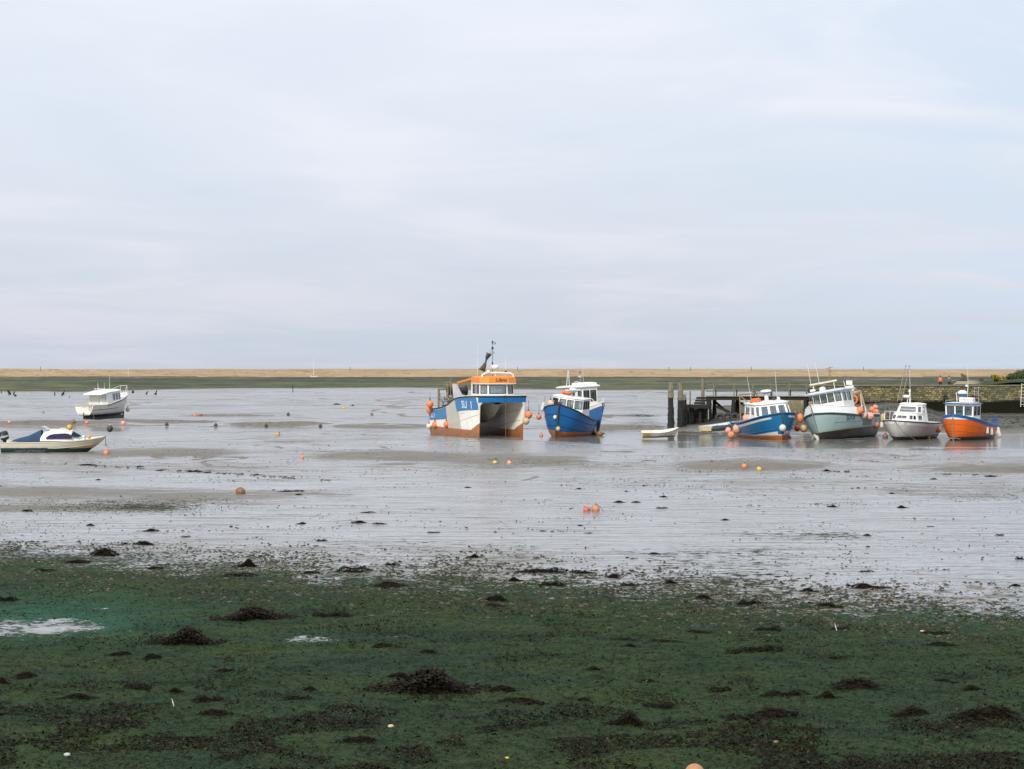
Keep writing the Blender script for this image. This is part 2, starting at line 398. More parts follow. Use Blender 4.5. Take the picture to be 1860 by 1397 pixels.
    hh = math_n('ADD', math_n('MULTIPLY', h, math_n('SUBTRACT', 1.0, am)), math_n('MULTIPLY', math_n('MULTIPLY', ah, am), 2.0))
    hh = math_n('ADD', hh, math_n('MULTIPLY', spec, 0.6))
    setp(b, Base_Color=col, Roughness=ro, Normal=mud_bump(hh, v), Specular_IOR_Level=spl, IOR=1.5)
    return m
M_mud = mud_material()

rows = 1200; cols = 460
yy = 21.0 * (980.0 / 21.0) ** (np.linspace(0, 1, rows))
uu = np.linspace(-1, 1, cols)
Y, U = np.meshgrid(yy, uu, indexing='ij')
X = U * (0.285 * Y + 7.0)
Z = ground_z(X, Y)
px, py = img(X, Y)
# wetness, algae cover, weed, green water film
wet = 0.42 + 0.55 * (fbm(X / 14, Y / 9, 41, 4) - 0.5) + 0.25 * (fbm(X / 2.5, Y / 3, 44, 3) - 0.5)
def streak(x0, y0, x1, y1, wdt, amt):
    yl = y0 + (px - x0) * (y1 - y0) / (x1 - x0)
    yl = yl + 6 * (fbm(X / 5, Y * 0 + y0, 47, 3) - 0.5)
    return amt * np.exp(-((py - yl) / wdt) ** 2) * ss(px, x0 - 60, x0 + 60) * (1 - ss(px, x1 - 60, x1 + 60))
wet = wet + streak(-100, 868, 700, 888, 7, 0.7) + streak(600, 886, 1960, 926, 10, 0.75) + streak(-100, 950, 1960, 978, 26, 0.55) + streak(1000, 1030, 1960, 1020, 30, 0.5) + streak(700, 905, 1960, 950, 14, 0.5)
wet = wet - streak(-100, 895, 500, 900, 12, 0.35) - streak(500, 893, 900, 893, 8, 0.45) - streak(1250, 850, 1500, 850, 9, 0.3) - streak(1650, 852, 1960, 852, 8, 0.3)
wet = wet - streak(-100, 922, 330, 922, 8, 0.5) - streak(850, 835, 1050, 835, 7, 0.6) - streak(590, 830, 850, 834, 6, 0.6) - streak(150, 822, 420, 824, 6, 0.5) - streak(1250, 970, 1600, 975, 9, 0.5)
crk = (1 - ss(np.abs(fbm(X / 16, Y / 26, 57, 4) - .5), .002, .011)) * ss(Y, 86, 104) * (1 - ss(Y, 130, 150)) * ss(fbm(X / 5, Y / 8, 59, 3), .42, .6) + (1 - ss(np.abs(fbm(X / 30, Y / 40, 58, 4) - .5), .002, .012)) * ss(Y, 188, 200)
Z = Z - .07 * crk; wet = wet - .7 * crk
slope = np.gradient(Z, axis=0) / np.gradient(Y, axis=0)
wet = wet + 0.16 * ss(Y, 50, 80) - 0.85 * ss(slope, .04, .12)
wet = wet + 0.2 * (1 - ss(Y, 48, 62)) - 0.9 * ss(quay_rise(X, Y), 0.03, 0.25)
ed = np.interp(px, [-200, 0, 300, 600, 900, 1200, 1500, 1860, 2100], [1005, 1008, 1028, 1055, 1062, 1085, 1112, 1128, 1140])
alg = ss(py, ed - 75, ed + 30) * 0.78 - 0.12 * ss(fbm(X / 1.6, Y / 2.2, 49, 4), .45, .7) * (1 - ss(py, ed + 5, ed + 60))
alg = alg + 0.35 * ss(py, ed + 10, ed + 60)
hole = np.exp(-(((px - 60) / 150) ** 2 + ((py - 1150) / 25) ** 2)) + 0.6 * np.exp(-(((px - 560) / 60) ** 2 + ((py - 1170) / 9) ** 2)) + 0.35 * np.exp(-(((px - 150) / 170) ** 2 + ((py - 1108) / 7) ** 2))
hole = hole + 0.4 * np.exp(-(((px - 730) / 120) ** 2 + ((py - 1166) / 6) ** 2))
alg = alg - (.86 + 1.3 * (fbm(X / .8, Y / .8, 52, 4) - .5)) * hole
teal = (.2 + 1.3 * fbm(X / .7, Y / .9, 53, 4) ** 1.5) * .8 * np.clip(np.exp(-(((px - 120) / 190) ** 2 + ((py - 1128) / 45) ** 2)) + 0.8 * np.exp(-(((px - 1740) / 190) ** 2 + ((py - 1128) / 22) ** 2)) + 0.4 * np.exp(-(((px - 560) / 80) ** 2 + ((py - 1168) / 16) ** 2)), 0, 1)
wet = wet + hole
q = quay_rise(X, Y)
weed = 0.10 + 0.28 * (1 - ss(Y, 52, 95)) + 0.25 * ss(fbm(X / 6, Y / 8, 61, 3), 0.5, 0.75) - 0.2 * ss(wet, 0.6, 1.0) + 0.22 * ss(q, 0.1, 0.3)
weed = weed + 0.22 * np.exp(-(((px - 200) / 150) ** 2 + ((py - 922) / 8) ** 2)) + 0.12 * np.exp(-(((px - 1470) / 160) ** 2 + ((py - 971) / 9) ** 2)) + 0.35 * np.exp(-(((px - 1170) / 40) ** 2 + ((py - 760) / 14) ** 2))
alg = alg + 0.18 * ss(q, 0.1, 0.4)
mud = grid_obj('mud_flats', X, Y, Z, M_mud, {'wet': wet, 'algae': alg, 'weed': weed, 'teal': teal, 'bank': ss(q, .06, .25)})
tag(mud, kind='structure')

# water left in the channel
def water_material():
    m, b = newmat('channel_water'); v = wpos()
    r1 = noise(mapping(v, (0.8, 1.5, 1)), 1.6, 5, 0.6); r2 = noise(mapping(v, (0.25, 0.6, 1)), 0.6, 3, 0.5)
    h = math_n('ADD', r1, math_n('MULTIPLY', r2, 1.2))
    setp(b, Base_Color=(0.12, 0.115, 0.10), Roughness=0.12, IOR=1.33, Normal=bump(h, 0.07, 0.10))
    return m
xs = np.linspace(-95, 95, 60); ys = np.linspace(112, 200, 30)
Yw, Xw = np.meshgrid(ys, xs, indexing='ij')
water = grid_obj('channel_water', Xw, Yw, Xw * 0 - 0.135, water_material()); tag(water, kind='structure')
xs = np.linspace(-4000, 4000, 5); ys = np.linspace(-600, 9000, 5)
Yw, Xw = np.meshgrid(ys, xs, indexing='ij')
mo, b = newmat('sea_bed'); setp(b, Base_Color=(0.12, 0.12, 0.11), Roughness=0.06)
tag(grid_obj('ground', Xw, Yw, Xw * 0 - 1.2, mo), kind='structure')

# salt marsh
def marsh_material():
    m, b = newmat('marsh_grass'); v = wpos()
    a = noise(mapping(v, (0.010, 0.022, 0.4)), 1.0, 7, 0.68); c = noise(mapping(v, (0.10, 0.12, 1)), 1.0, 6, 0.7)
    col = mixc(ramp(a, [(0.42, 0.0), (0.58, 1.0)]), (0.030, 0.044, 0.018), (0.125, 0.128, 0.045))
    col = mixc(math_n('MULTIPLY', ramp(c, [(0.42, 1.0), (0.6, 0.0)]), 0.7), col, (0.018, 0.02, 0.012))
    s = nt.nodes.new('ShaderNodeSeparateXYZ'); nt.links.new(v, s.inputs[0])
    mudm = ramp(math_n('ADD', s.outputs[2], math_n('MULTIPLY', math_n('SUBTRACT', c, 0.5), 0.3)), [(0.18, 1.0), (0.32, 0.0)])
    col = mixc(mudm, col, (0.06, 0.052, 0.036))
    setp(b, Base_Color=col, Roughness=math_n('SUBTRACT', 0.85, math_n('MULTIPLY', mudm, 0.6)), Normal=bump(c, 0.3, 0.3), Specular_IOR_Level=0.3)
    return m
rows, cols = 260, 560
yy = 395.0 * (968.0 / 395.0) ** (np.linspace(0, 1, rows)); uu = np.linspace(-1, 1, cols)
Y, U = np.meshgrid(yy, uu, indexing='ij'); X = U * (0.30 * Y + 20)
px, py = img(X, Y)
er = np.interp(px, [-200, 0, 150, 260, 420, 700, 900, 1150, 1300, 2100], [712, 712.5, 713, 710, 707.5, 706, 708.5, 711, 711.5, 711])
ey = EYE * FPX / (er - HY) + 34 * (fbm(X / 22, X * 0 + 2.5, 71, 4) - 0.5)
dd = Y - ey
Z = 0.50 * ss(dd, 0, 10) - 0.15 * ss(dd, 60, 300) - 0.35 * (1 - ss(dd, -14, 0))
Z = Z + ss(dd, -2, 25) * (0.75 * (fbm(X / 26, Y / 13, 75, 4) - 0.5) + 0.22 * (fbm(X / 3, Y / 5, 76, 3) - 0.5))
cr = np.abs(fbm(X / 90, Y / 40, 77, 3) - 0.5)                     # creeks winding through it
Z = Z - 0.8 * (1 - ss(cr, 0.0, 0.022)) * ss(dd, -2, 10)
Z = Z + 0.06 * (1 - ss(dd, -3, 0))
tag(grid_obj('marsh', X, Y, Z, marsh_material()), kind='structure')

# shingle bank
def shingle_material():
    m, b = newmat('shingle'); v = wpos(); s = nt.nodes.new('ShaderNodeSeparateXYZ'); nt.links.new(v, s.inputs[0])
    a = noise(mapping(v, (0.06, 0.2, 0.6)), 1.0, 6, 0.65); c = noise(mapping(v, (0.22, 0.2, 0.6)), 1.0, 6, 0.7)
    col = mixc(ramp(a, [(0.35, 0.0), (0.65, 1.0)]), (0.28, 0.20, 0.12), (0.39, 0.28, 0.17))
    col = mixc(math_n('MULTIPLY', ramp(s.outputs[2], [(0.0, 0.0), (0.3, 0.0), (0.75, 1.0)]), 0.0), col, col)
    low = ramp(s.outputs[2], [(0.5, 1.0), (1.0, 0.0)])
    col = mixc(math_n('MULTIPLY', low, 0.6), col, (0.40, 0.275, 0.195))
    col = mixc(math_n('MULTIPLY', ramp(c, [(0.54, 0.0), (0.64, 1.0)]), 0.75), col, (0.17, 0.15, 0.08))
    setp(b, Base_Color=col, Roughness=0.95, Normal=bump(c, 0.4, 0.2), Specular_IOR_Level=0.1)
    return m
xs = np.linspace(-420, 420, 1100); ys = np.concatenate([np.linspace(925, 975, 70), np.linspace(978, 1060, 14)])
Y, X = np.meshgrid(ys, xs, indexing='ij')
t = Y - 938 - 6 * (fbm(X / 60, X * 0, 81, 3) - 0.5)
crest = 3.72 + 0.5 * (fbm(X / 45, X * 0 + 4, 82, 3) - 0.5) + 0.16 * (fbm(X / 6, X * 0 + 4, 83, 3) - 0.5)
Z = crest * (0.25 * ss(t, 0, 7) + 0.75 * ss(t, 6, 26)) - 2.0 * ss(t, 34, 110) - 0.5 * (1 - ss(t, -12, 0))
px, py = img(X, Y)
gul = ss(-(px), -330, -150) * 1.0 + 0.3
Z = Z + gul * 1.3 * (fbm((X + 0.9 * t) / 2.6, t / 18, 85, 3) - 0.5) * ss(t, 5, 12) * (1 - ss(t, 20, 27)) + 0.25 * (fbm(X / 3, Y / 3, 86, 3) - 0.5) * ss(t, -2, 5) * (1 - ss(t, 20, 26))
tag(grid_obj('shingle_bank', X, Y, Z, shingle_material()), kind='structure')

# ------------------------------------------------------------------ boat-building helpers
class Cur:
    """smooth curve through (s, value) points"""
    def __init__(s, pts):
        s.x = np.array([p[0] for p in pts], float); s.y = np.array([p[1] for p in pts], float)
        d = np.diff(s.y) / np.diff(s.x); m = np.concatenate([[d[0]], (d[:-1] + d[1:]) / 2, [d[-1]]])
        for i in range(1, len(m) - 1):
            if d[i - 1] * d[i] <= 0: m[i] = 0
        s.m = m
    def __call__(s, t):
        t = min(max(t, s.x[0]), s.x[-1]); i = min(int(np.searchsorted(s.x, t, 'right')) - 1, len(s.x) - 2)
        h = s.x[i + 1] - s.x[i]; u = (t - s.x[i]) / h
        return float((2*u**3-3*u**2+1)*s.y[i] + (u**3-2*u**2+u)*h*s.m[i] + (-2*u**3+3*u**2)*s.y[i+1] + (u**3-u**2)*h*s.m[i+1])

class Hull:
    def __init__(s, L, B, sheer, keel, beam, p, rake=0.4, trans=0.1, deck=None, thick=0.07):
        s.L, s.B = L, B; s.sheer, s.keel, s.beam, s.p = Cur(sheer), Cur(keel), Cur(beam), Cur(p)
        s.rake, s.trans, s.thick = rake, trans, thick; s.tum = None
        s.deck = Cur(deck) if deck else (lambda q: s.sheer(q) - 0.35)
    def pt(s, t, u, side, off=0.0):
        zk, zs = s.keel(t), s.sheer(t); z = zk + u * (zs - zk)
        y = s.B / 2 * s.beam(t) * (max(u, 0) ** s.p(t))
        if s.tum and t > .44: y -= min(1, (t - .44) / .1) * max(0, z - s.tum[0](t)) * s.tum[1] * min(1, s.beam(t) * 2)
        y = max(y, 0)
        x = -s.L / 2 + t * s.L - s.rake * max(0, 1 - u) ** 1.4 * t ** 5 + s.trans * (1 - u) * (1 - t) ** 6
        v = Vector((x, side * y, z))
        if off:
            a = s.pt(min(t + .01, 1), u, side) - s.pt(max(t - .01, 0), u, side); b = s.pt(t, min(u + .02, 1), side) - s.pt(t, max(u - .02, 0), side)
            n = a.cross(b)
            if n.length > 1e-9:
                n.normalize(); n = n if n.y * side > 0 else -n; v = v + n * off
        return v
    def u_at(s, t, z): return (z - s.keel(t)) / (s.sheer(t) - s.keel(t))
    def mesh(s, name, mats, parent, ns=40, nu=14, smooth=35):
        mb = MB(); vs = []; fs = []; mi = []
        us = [(i / nu) ** 1.25 for i in range(nu + 1)]
        K = 2 * (nu + 1) + 4                 # stbd sheer -> keel -> port sheer -> cap -> deck -> deck -> cap
        for i in range(ns + 1):
            t = 1 - (1 - i / ns) ** 1.3
            row = [s.pt(t, u, -1) for u in us[::-1]] + [s.pt(t, u, 1) for u in us]
            P1 = row[-1]; yi = max(P1.y - s.thick, 0.0); zd = s.deck(t)
            ud = min(max(s.u_at(t, zd), 0.02), 1); yd = max(min(s.pt(t, ud, 1).y - s.thick, yi), 0)
            xi = P1.x - (s.thick if t > .97 else 0)
            row += [Vector((xi, yi, P1.z)), Vector((xi, yd, zd)), Vector((xi, -yd, zd)), Vector((xi, -yi, P1.z))]
            vs += row
        for i in range(ns):
            for j in range(K):
                fs.append((i * K + j, i * K + (j + 1) % K, (i + 1) * K + (j + 1) % K, (i + 1) * K + j))
                mi.append(0 if j < 2 * nu + 1 else (1 if j != 2 * nu + 3 else 2))
        mb.v = vs; mb.f = fs; mb.m = mi
        nuK = 2 * (nu + 1)
        mb.f.append(tuple(range(nuK))); mb.m.append(0)
        return mb.build(name, mats, parent, smooth)
    def line(s, name, t0, t1, u, r, mat, parent, sides=(1, -1), n=26, off=0.0, u1=None, join=False):
        mb = MB(); fu = u if callable(u) else (lambda t: u + ((u1 if u1 is not None else u) - u) * (t - t0) / (t1 - t0))
        if join:
            pts = [s.pt(t0 + (t1 - t0) * i / n, fu(t0 + (t1 - t0) * i / n), -1) for i in range(n + 1)] + [s.pt(t1 - (t1 - t0) * i / n, fu(t1 - (t1 - t0) * i / n), 1) for i in range(n + 1)]
            mb.tube(pts, r, 6)
        else:
            for sd in sides:
                mb = MB(); mb.tube([s.pt(t0 + (t1 - t0) * i / n, fu(t0 + (t1 - t0) * i / n), sd, off) for i in range(n + 1)], r, 6); o = mb.build(name, mat, parent)
            return o
        return mb.build(name, mat, parent)
    def patch(s, name, t0, t1, ulo, uhi, mat, parent, sides=(1, -1), off=0.008, n=24, k=4, skew=0.0):
        flo = ulo if callable(ulo) else (lambda t: ulo); fhi = uhi if callable(uhi) else (lambda t: uhi)
        for sd in sides:
            vs = []; fs = []; mb = MB()
            for i in range(n + 1):
                for j in range(k + 1):
                    t = t0 + (t1 - t0) * i / n + skew * (j / k - .5); t = min(max(t, 0), 1); u = flo(t) + (fhi(t) - flo(t)) * j / k
                    vs.append(s.pt(t, u, sd, off))
            for i in range(n):
                for j in range(k): fs.append((i*(k+1)+j, i*(k+1)+j+1, (i+1)*(k+1)+j+1, (i+1)*(k+1)+j))
            mb.add(vs, fs); o = mb.build(name, mat, parent)
        return o
    def stem(s, name, r, mat, parent, u0=0.05, u1=1.02):
        return MB().tube([s.pt(1, u0 + (u1 - u0) * i / 10, 1) + Vector((0.01, 0, 0)) for i in range(11)], r, 8).build(name, mat, parent)
    def text(s, body, size, t, z, side, mat, parent, name='lettering', shear=0.0):
        me = text_mesh(body, size, shear)
        for v in me.vertices:
            tx, ty = v.co.x, v.co.y
            tt = t + (-side) * (-1) * 0 + (tx / s.L) * (1 if side < 0 else -1)
            q = s.pt(tt, s.u_at(tt, z + ty), side, 0.016); v.co = q
        me.materials.append(mat); o = bpy.data.objects.new(name, me); COL.objects.link(o); o.parent = parent; return o
def text_mesh(body, size, shear=0.0):
    cu = bpy.data.curves.new('t', 'FONT'); cu.body = body; cu.size = size; cu.shear = shear; cu.align_x = 'CENTER'; cu.resolution_u = 3; cu.offset = 0.008 * size
    o = bpy.data.objects.new('t', cu); COL.objects.link(o); bpy.context.view_layer.update()
    me = bpy.data.meshes.new_from_object(o.evaluated_get(bpy.context.evaluated_depsgraph_get()))
    bpy.data.objects.remove(o); bpy.data.curves.remove(cu); return me
def text_flat(body, size, o, right, up, mat, parent, name='lettering', shear=0.0):
    me = text_mesh(body, size, shear); right, up = Vector(right).normalized(), Vector(up).normalized()
    for v in me.vertices: v.co = Vector(o) + right * v.co.x + up * v.co.y
    me.materials.append(mat); ob = bpy.data.objects.new(name, me); COL.objects.link(ob); ob.parent = parent; return ob

def house(root, base, top, wins, mat, t=0.05, name='wheelhouse', frame=None, framew=0.035, glass=None):
    """walls of a cabin with real window openings; every window is a part with a pane"""
    n = len(base); mb = MB(); base = [Vector(p) for p in base]; top = [Vector(p) for p in top]
    for i in range(n):
        p0, p1, q0, q1 = base[i], base[(i + 1) % n], top[i], top[(i + 1) % n]
        nor = (p1 - p0).cross(q0 - p0).normalized()
        def at(u, v): return (p0 * (1 - u) + p1 * u) * (1 - v) + (q0 * (1 - u) + q1 * u) * v
        def panel(u0, u1, v0, v1):
            if u1 - u0 > 1e-4 and v1 - v0 > 1e-4: mb.prism([at(u0, v0), at(u1, v0), at(u1, v1), at(u0, v1)], nor * -t)
        wn = wins.get(i)
        if not wn: panel(0, 1, 0, 1); continue
        v0, v1, us = wn
        panel(0, 1, 0, v0); panel(0, 1, v1, 1); c = 0
        for (a, b) in us:
            panel(c, a, v0, v1); c = b
            w = MB(); wd = (at(b, v0) - at(a, v0)).length; ht = (at(a, v1) - at(a, v0)).length
            fu, fv = framew / wd * (b - a), framew / ht * (v1 - v0); o = nor * 0.012
            for (x0, x1, y0, y1) in ((a, b, v0 - fv * .3, v0 + fv), (a, b, v1 - fv, v1 + fv * .3), (a - fu * .3, a + fu, v0 + fv, v1 - fv), (b - fu, b + fu * .3, v0 + fv, v1 - fv)):
                w.prism([at(x0, y0) + o, at(x1, y0) + o, at(x1, y1) + o, at(x0, y1) + o], nor * -(t * .6))
            fr = w.build('window', frame or M_black, root, smooth=0)
            g = MB().prism([at(a, v0) - nor * t * .4, at(b, v0) - nor * t * .4, at(b, v1) - nor * t * .4, at(a, v1) - nor * t * .4], nor * -0.008)
            g.build('pane', glass or M_glass, fr, smooth=0)
        panel(c, 1, v0, v1)
    return mb.build(name, mat, root, smooth=0)
def roof(root, poly, th, mat, name='roof', crown=0.06, bevel=0.02):
    """slab over the cabin with a slightly raised middle"""
    poly = [Vector(p) for p in poly]; n = len(poly); c = sum(poly, Vector()) / n
    mid = [c + (p - c) * 0.8 + Vector((0, 0, th + crown * .8)) for p in poly]
    vs = poly + [p + Vector((0, 0, th)) for p in poly] + mid + [c + Vector((0, 0, th + crown))]
    fs = [tuple(range(n))[::-1]]
    for i in range(n):
        j = (i + 1) % n
        fs += [(i, j, n + j, n + i), (n + i, n + j, 2 * n + j, 2 * n + i), (2 * n + i, 2 * n + j, 3 * n)]
    return MB().add(vs, fs).build(name, mat, root, 40, bevel)
def rails(root, lines, r, mat, name='guard_rail'):
    """tubes; lines that touch each other become one part, loose ones parts of their own"""
    lines = [[Vector(p) for p in l] for l in lines]
    def near(l, m):
        for p in (l[0], l[-1]):
            for a, b in zip(m[:-1], m[1:]):
                d = b - a; t = max(0, min(1, (p - a).dot(d) / max(d.length_squared, 1e-9)))
                if (a + d * t - p).length < .06: return True
        return False
    sets = [{i} for i in range(len(lines))]
    for i in range(len(lines)):
        for j in range(i):
            if near(lines[i], lines[j]) or near(lines[j], lines[i]):
                A = next(s for s in sets if i in s); B = next(s for s in sets if j in s)
                if A is not B: A |= B; sets.remove(B)
    for s in sets:
        mb = MB()
        for i in sorted(s): mb.tube(lines[i], r, 6)
        o = mb.build(name, mat, root)
    return o
def arc(a, b, h, n=8, axis=(0, 0, 1)):
    a, b = Vector(a), Vector(b); return [a.lerp(b, i / n) + Vector(axis) * h * math.sin(math.pi * i / n) ** 0.6 for i in range(n + 1)]
def radar(root, o, r, h, mat, band=None):
    d = MB().lathe([(0, 0), (r * .8, 0), (r, h * .25), (r * 1.0, h * .55), (r * .85, h * .82), (r * .5, h * .97), (0, h)], o, n=20).build('radar_dome', mat, root, 50)
    if band: MB().lathe([(r * .55, -h * .3), (r * .97, 0.02), (r * 1.015, h * .26), (0, h * .26)], o, n=20).build('radar_base', band, d, 50)
    return d
def whip(root, a, b, r=0.014, mat=None):
    return MB().tube([a, Vector(a).lerp(Vector(b), .3), b], [r, r * .9, r * .6], 5).build('antenna', mat or M_rail, root)
def pose(root, bow_px, bow_py, a, hx, roll=0.0, trim=0.0, z=0.0, d=None, base=-90):
    """put the boat so that the point hx metres ahead of its middle stands at the given spot of the flats; a = turn away from facing the viewer"""
    theta = base - math.degrees(math.atan((bow_px - CX) / FPX)) + a
    b = G(bow_px, bow_py) if d is None else Vector(((bow_px - CX) / FPX * d, d, 0))
    M = Euler((R(roll), R(trim), R(theta))).to_matrix(); o = b - M @ Vector((hx, 0, 0)); o.z = z
    root.location = o; root.rotation_euler = (R(roll), R(trim), R(theta))

M_lett = paint('white_lettering', (.85, .85, .83), .5, .03, (.5, .5, .5), .05, bmp=0)
AF_BROWN = (0.40, 0.15, 0.05); AF_BLACK = (0.018, 0.018, 0.02); AF_ORANGE = (0.50, 0.16, 0.035)

# ================================================================== the catamaran
def build_catamaran():
    root = empty('fishing_catamaran', 'large blue and white twin hulled fishing boat with orange cabin top and tall mast', 'boat')
    L, YC = 9.9, 1.72
    sheer = Cur([(0, 1.68), (.2, 1.8), (.42, 2.12), (.62, 2.66), (.8, 2.84), (1, 2.92)])
    def w(t): return 0.50 * (1 - max(0, (t - .55) / .45) ** 2.2) + 0.035
    def tun(t): return 1.55 + 0.95 * ss(np.array(t), .45, .97).item()
    class Side:                     # the outer side of one demi-hull, for lines, patches and lettering
        L = 9.9
        def keel(s, t): return -0.3
        def sheer(s, t): return sheer(t)
        def u_at(s, t, z): return (z + .3) / (sheer(t) + .3)
        def pt(s, t, u, side, off=0.0):
            z = -.3 + u * (sheer(t) + .3)
            y = YC + w(t) * (0.72 + 0.28 * min(1, max(u, 0)) ** .5) + 0.20 * max(0, u - .45) ** 1.2 * ss(np.array(t), .3, .8).item() * (1 + .5 * t)
            rake = -.12 * (1 - u) * t ** 6
            return Vector((-L / 2 + t * L + rake, side * (y + off), z))
    sd = Side(); sd.patch = Hull.patch.__get__(sd); sd.line = Hull.line.__get__(sd); sd.text = Hull.text.__get__(sd)
    ns = 44; nu = 9; vs = []; fs = []; mi = []
    for i in range(ns + 1):
        t = i / ns; zt = tun(t); ww = w(t); row = []
        out = [sd.pt(t, u / nu, 1) for u in range(nu, -1, -1)]
        inn = [Vector((out[-1].x, YC - ww * .3, -.3)), Vector((out[-1].x, YC - ww * .92, .25)), Vector((out[-3].x, YC - ww, 1.0)), Vector((out[2].x, YC - ww, zt - .25)), Vector((out[1].x, YC - ww - .12, zt)), Vector((out[1].x, 0.5, zt + .03))]
        half = out + inn
        row = [Vector((p.x, -p.y, p.z)) for p in half] + half[::-1]
        top = half[0]; yi = top.y - .08; zd = top.z - (.06 if t > .6 else .75)
        xi = top.x - (.05 if i == ns else 0)
        row += [Vector((xi, yi, top.z)), Vector((xi, yi, zd)), Vector((xi, -yi, zd)), Vector((xi, -yi, top.z))]
        for p in row:                                        # rounded front in plan
            p.x += 0.42 * t ** 10 * max(0, 1 - (p.y / (YC + .35)) ** 2) * (1 if p.z > tun(1) - .1 else .0)
        K = len(row); vs += row
    nh = len(half)
    for i in range(ns):
        for j in range(K):
            fs.append((i*K+j, i*K+(j+1) % K, (i+1)*K+(j+1) % K, (i+1)*K+j)); mi.append(1 if j >= 2 * nh - 1 and j != 2 * nh + 3 else 0)
    mb = MB(); mb.v, mb.f, mb.m = vs, fs, mi
    b0 = ns * K
    hn = nh - 6                                                # end walls: each demi-hull, and the bridge
    for base in (0, b0):
        mb.f.append(tuple(base + j for j in range(nh - 1))); mb.f.append(tuple(base + 2 * nh - 1 - j for j in range(nh - 1)))
        mb.f.append((base, base + nh - 2, base + nh - 1, base + nh, base + nh + 1, base + 2 * nh - 1)); mb.m += [0] * 3
    mat = bands('catamaran_paint', [(0.42, AF_BROWN), (None, (0.86, 0.83, 0.76))], 0.4, 0.12, slope=(0.45, 3.7))
    mb.build('hull', [mat, M_deck], root, 30)
    mblue = paint('catamaran_blue', (0.045, 0.20, 0.44), 0.36, 0.15, (0.2, 0.22, 0.22), 0.25)
    mblue2 = paint('catamaran_front_blue', (0.0, 0.125, 0.37), 0.3, 0.1, dirtamt=.1)
    mcre = paint('catamaran_cream', (0.52, 0.50, 0.43), 0.5, 0.12, (0.3, 0.25, 0.17), 0.3)
    sd.patch('blue_panel', .63, .995, lambda t: sd.u_at(t, sheer(t) - 1.08 + .1 * t), lambda t: sd.u_at(t, sheer(t) - .07), mblue, root, off=.012, skew=-.03)
    sd.patch('blue_panel', .01, .40, lambda t: sd.u_at(t, .83 + 0.55 * t), lambda t: sd.u_at(t, sheer(t) - .09), mblue, root, off=.012)
    sd.patch('cream_panel', .42, .68, lambda t: sd.u_at(t, .44), lambda t: sd.u_at(t, sheer(t) - .09), mcre, root, off=.010, skew=-.07)
    # blue band across the front, with its rail
    fr = MB(); n = 24; pts = []
    def fx(y): return L / 2 + 0.42 * max(0, 1 - (y / (YC + .35)) ** 2) + .012
    ye = sd.pt(1, 1, 1).y
    for i in range(n + 1):
        y = -ye + 2 * ye * i / n
        pts += [Vector((fx(y), y, tun(1) + .0)), Vector((fx(y), y, 2.88))]
    fr.add(pts, [(2*i, 2*i+2, 2*i+3, 2*i+1) for i in range(n)]); fr.build('bow_panel', mblue2, root)
    MB().tube([sd.pt(i / 20, 1, -1) for i in range(20)] + [Vector((fx(-ye + 2*ye*i/20) + .01, -ye + 2*ye*i/20, 2.93)) for i in range(21)] + [sd.pt(1 - (i + 1) / 20, 1, 1) for i in range(20)], 0.055, 6).build('rub_rail', M_black, root)
    MB().tube([sd.pt(.58 + .42 * i / 10, 1, -1) + Vector((0, .05, .06)) for i in range(10)] + [Vector((fx(-ye + 2*ye*i/20) - .05, -ye + 2*ye*i/20, 2.99)) for i in range(21)] + [sd.pt(1 - .42 * (i + 1) / 10, 1, 1) + Vector((0, -.05, .06)) for i in range(10)], 0.045, 6).build('toe_rail', M_cream, root)
    # moulded strakes on both hull sides
    mst = paint('strake_line', (0.33, 0.31, 0.27), 0.6)
    sd.line('strake', .45, .995, lambda t: sd.u_at(t, .55 + 1.9 * (t - .45)), .013, mst, root)
    sd.line('strake', .40, .80, lambda t: sd.u_at(t, 1.3 + .9 * (t - .4)), .012, mst, root)
    ins = MB()
    for s2 in (1, -1):
        for (z0, z1) in ((.55, 1.15), (1.45, 1.9)):
            ins.tube([Vector((1.0 + 3.55 * i / 8, s2 * (YC - w((1.0 + 3.55*i/8 + L/2) / L) - .004), z0 + (z1 - z0) * i / 8)) for i in range(9)], .013, 5)
    ins.build('inner_strake', mst, root)
    # nacelle hanging in the tunnel
    nm = MB(); st = [(-3.5, .5, .95), (1.2, .75, .85), (2.2, .78, 1.0), (3.0, .72, 1.3), (3.6, .55, 1.75), (4.0, .35, 2.3)]; vs = []
    for (x, hw, zb) in st:
        for a in range(9):
            q = -1 + a / 4; vs.append((x, hw * q, zb + (2.42 - zb) * abs(q) ** 1.6))
    nm.add(vs, [(i*9+a, i*9+a+1, (i+1)*9+a+1, (i+1)*9+a) for i in range(len(st)-1) for a in range(8)]); nm.build('nacelle', paint('nacelle_paint', (0.5, 0.48, 0.42), .5, .2, (.15, .12, .08), .4), root)
    sd.text('SU  1', 0.78, .835, 2.02, -1, M_lett, root); sd.text('SU 1', 0.55, .09, 1.06, -1, M_lett, root); sd.text('SU 1', 0.7, .82, 2.02, 1, M_lett, root)
    # wheelhouse
    x0 = 3.3; zf, zt = 2.86, 3.86
    base = [(x0, -.42, zf), (x0, 1.06, zf), (x0 - .32, 1.74, zf), (1.2, 1.78, zf), (1.2, -1.04, zf), (x0 - .32, -1.02, zf)]
    top = [(x - .06, y * .97, zt) for x, y, z in base]
    house(root, base, top, {0: (.22, .86, [(.04, .96)]), 1: (.22, .86, [(.16, .9)]), 5: (.22, .86, [(.1, .84)]), 2: (.22, .86, [(.06, .36), (.46, .8)]), 4: (.22, .86, [(.2, .54), (.64, .94)]), 3: (.2, .86, [(.08, .44), (.52, .92)])}, M_white)
    rb = [(x + (.16 if x > 1 else -.1), y * 1.06, zt) for x, y, z in base]
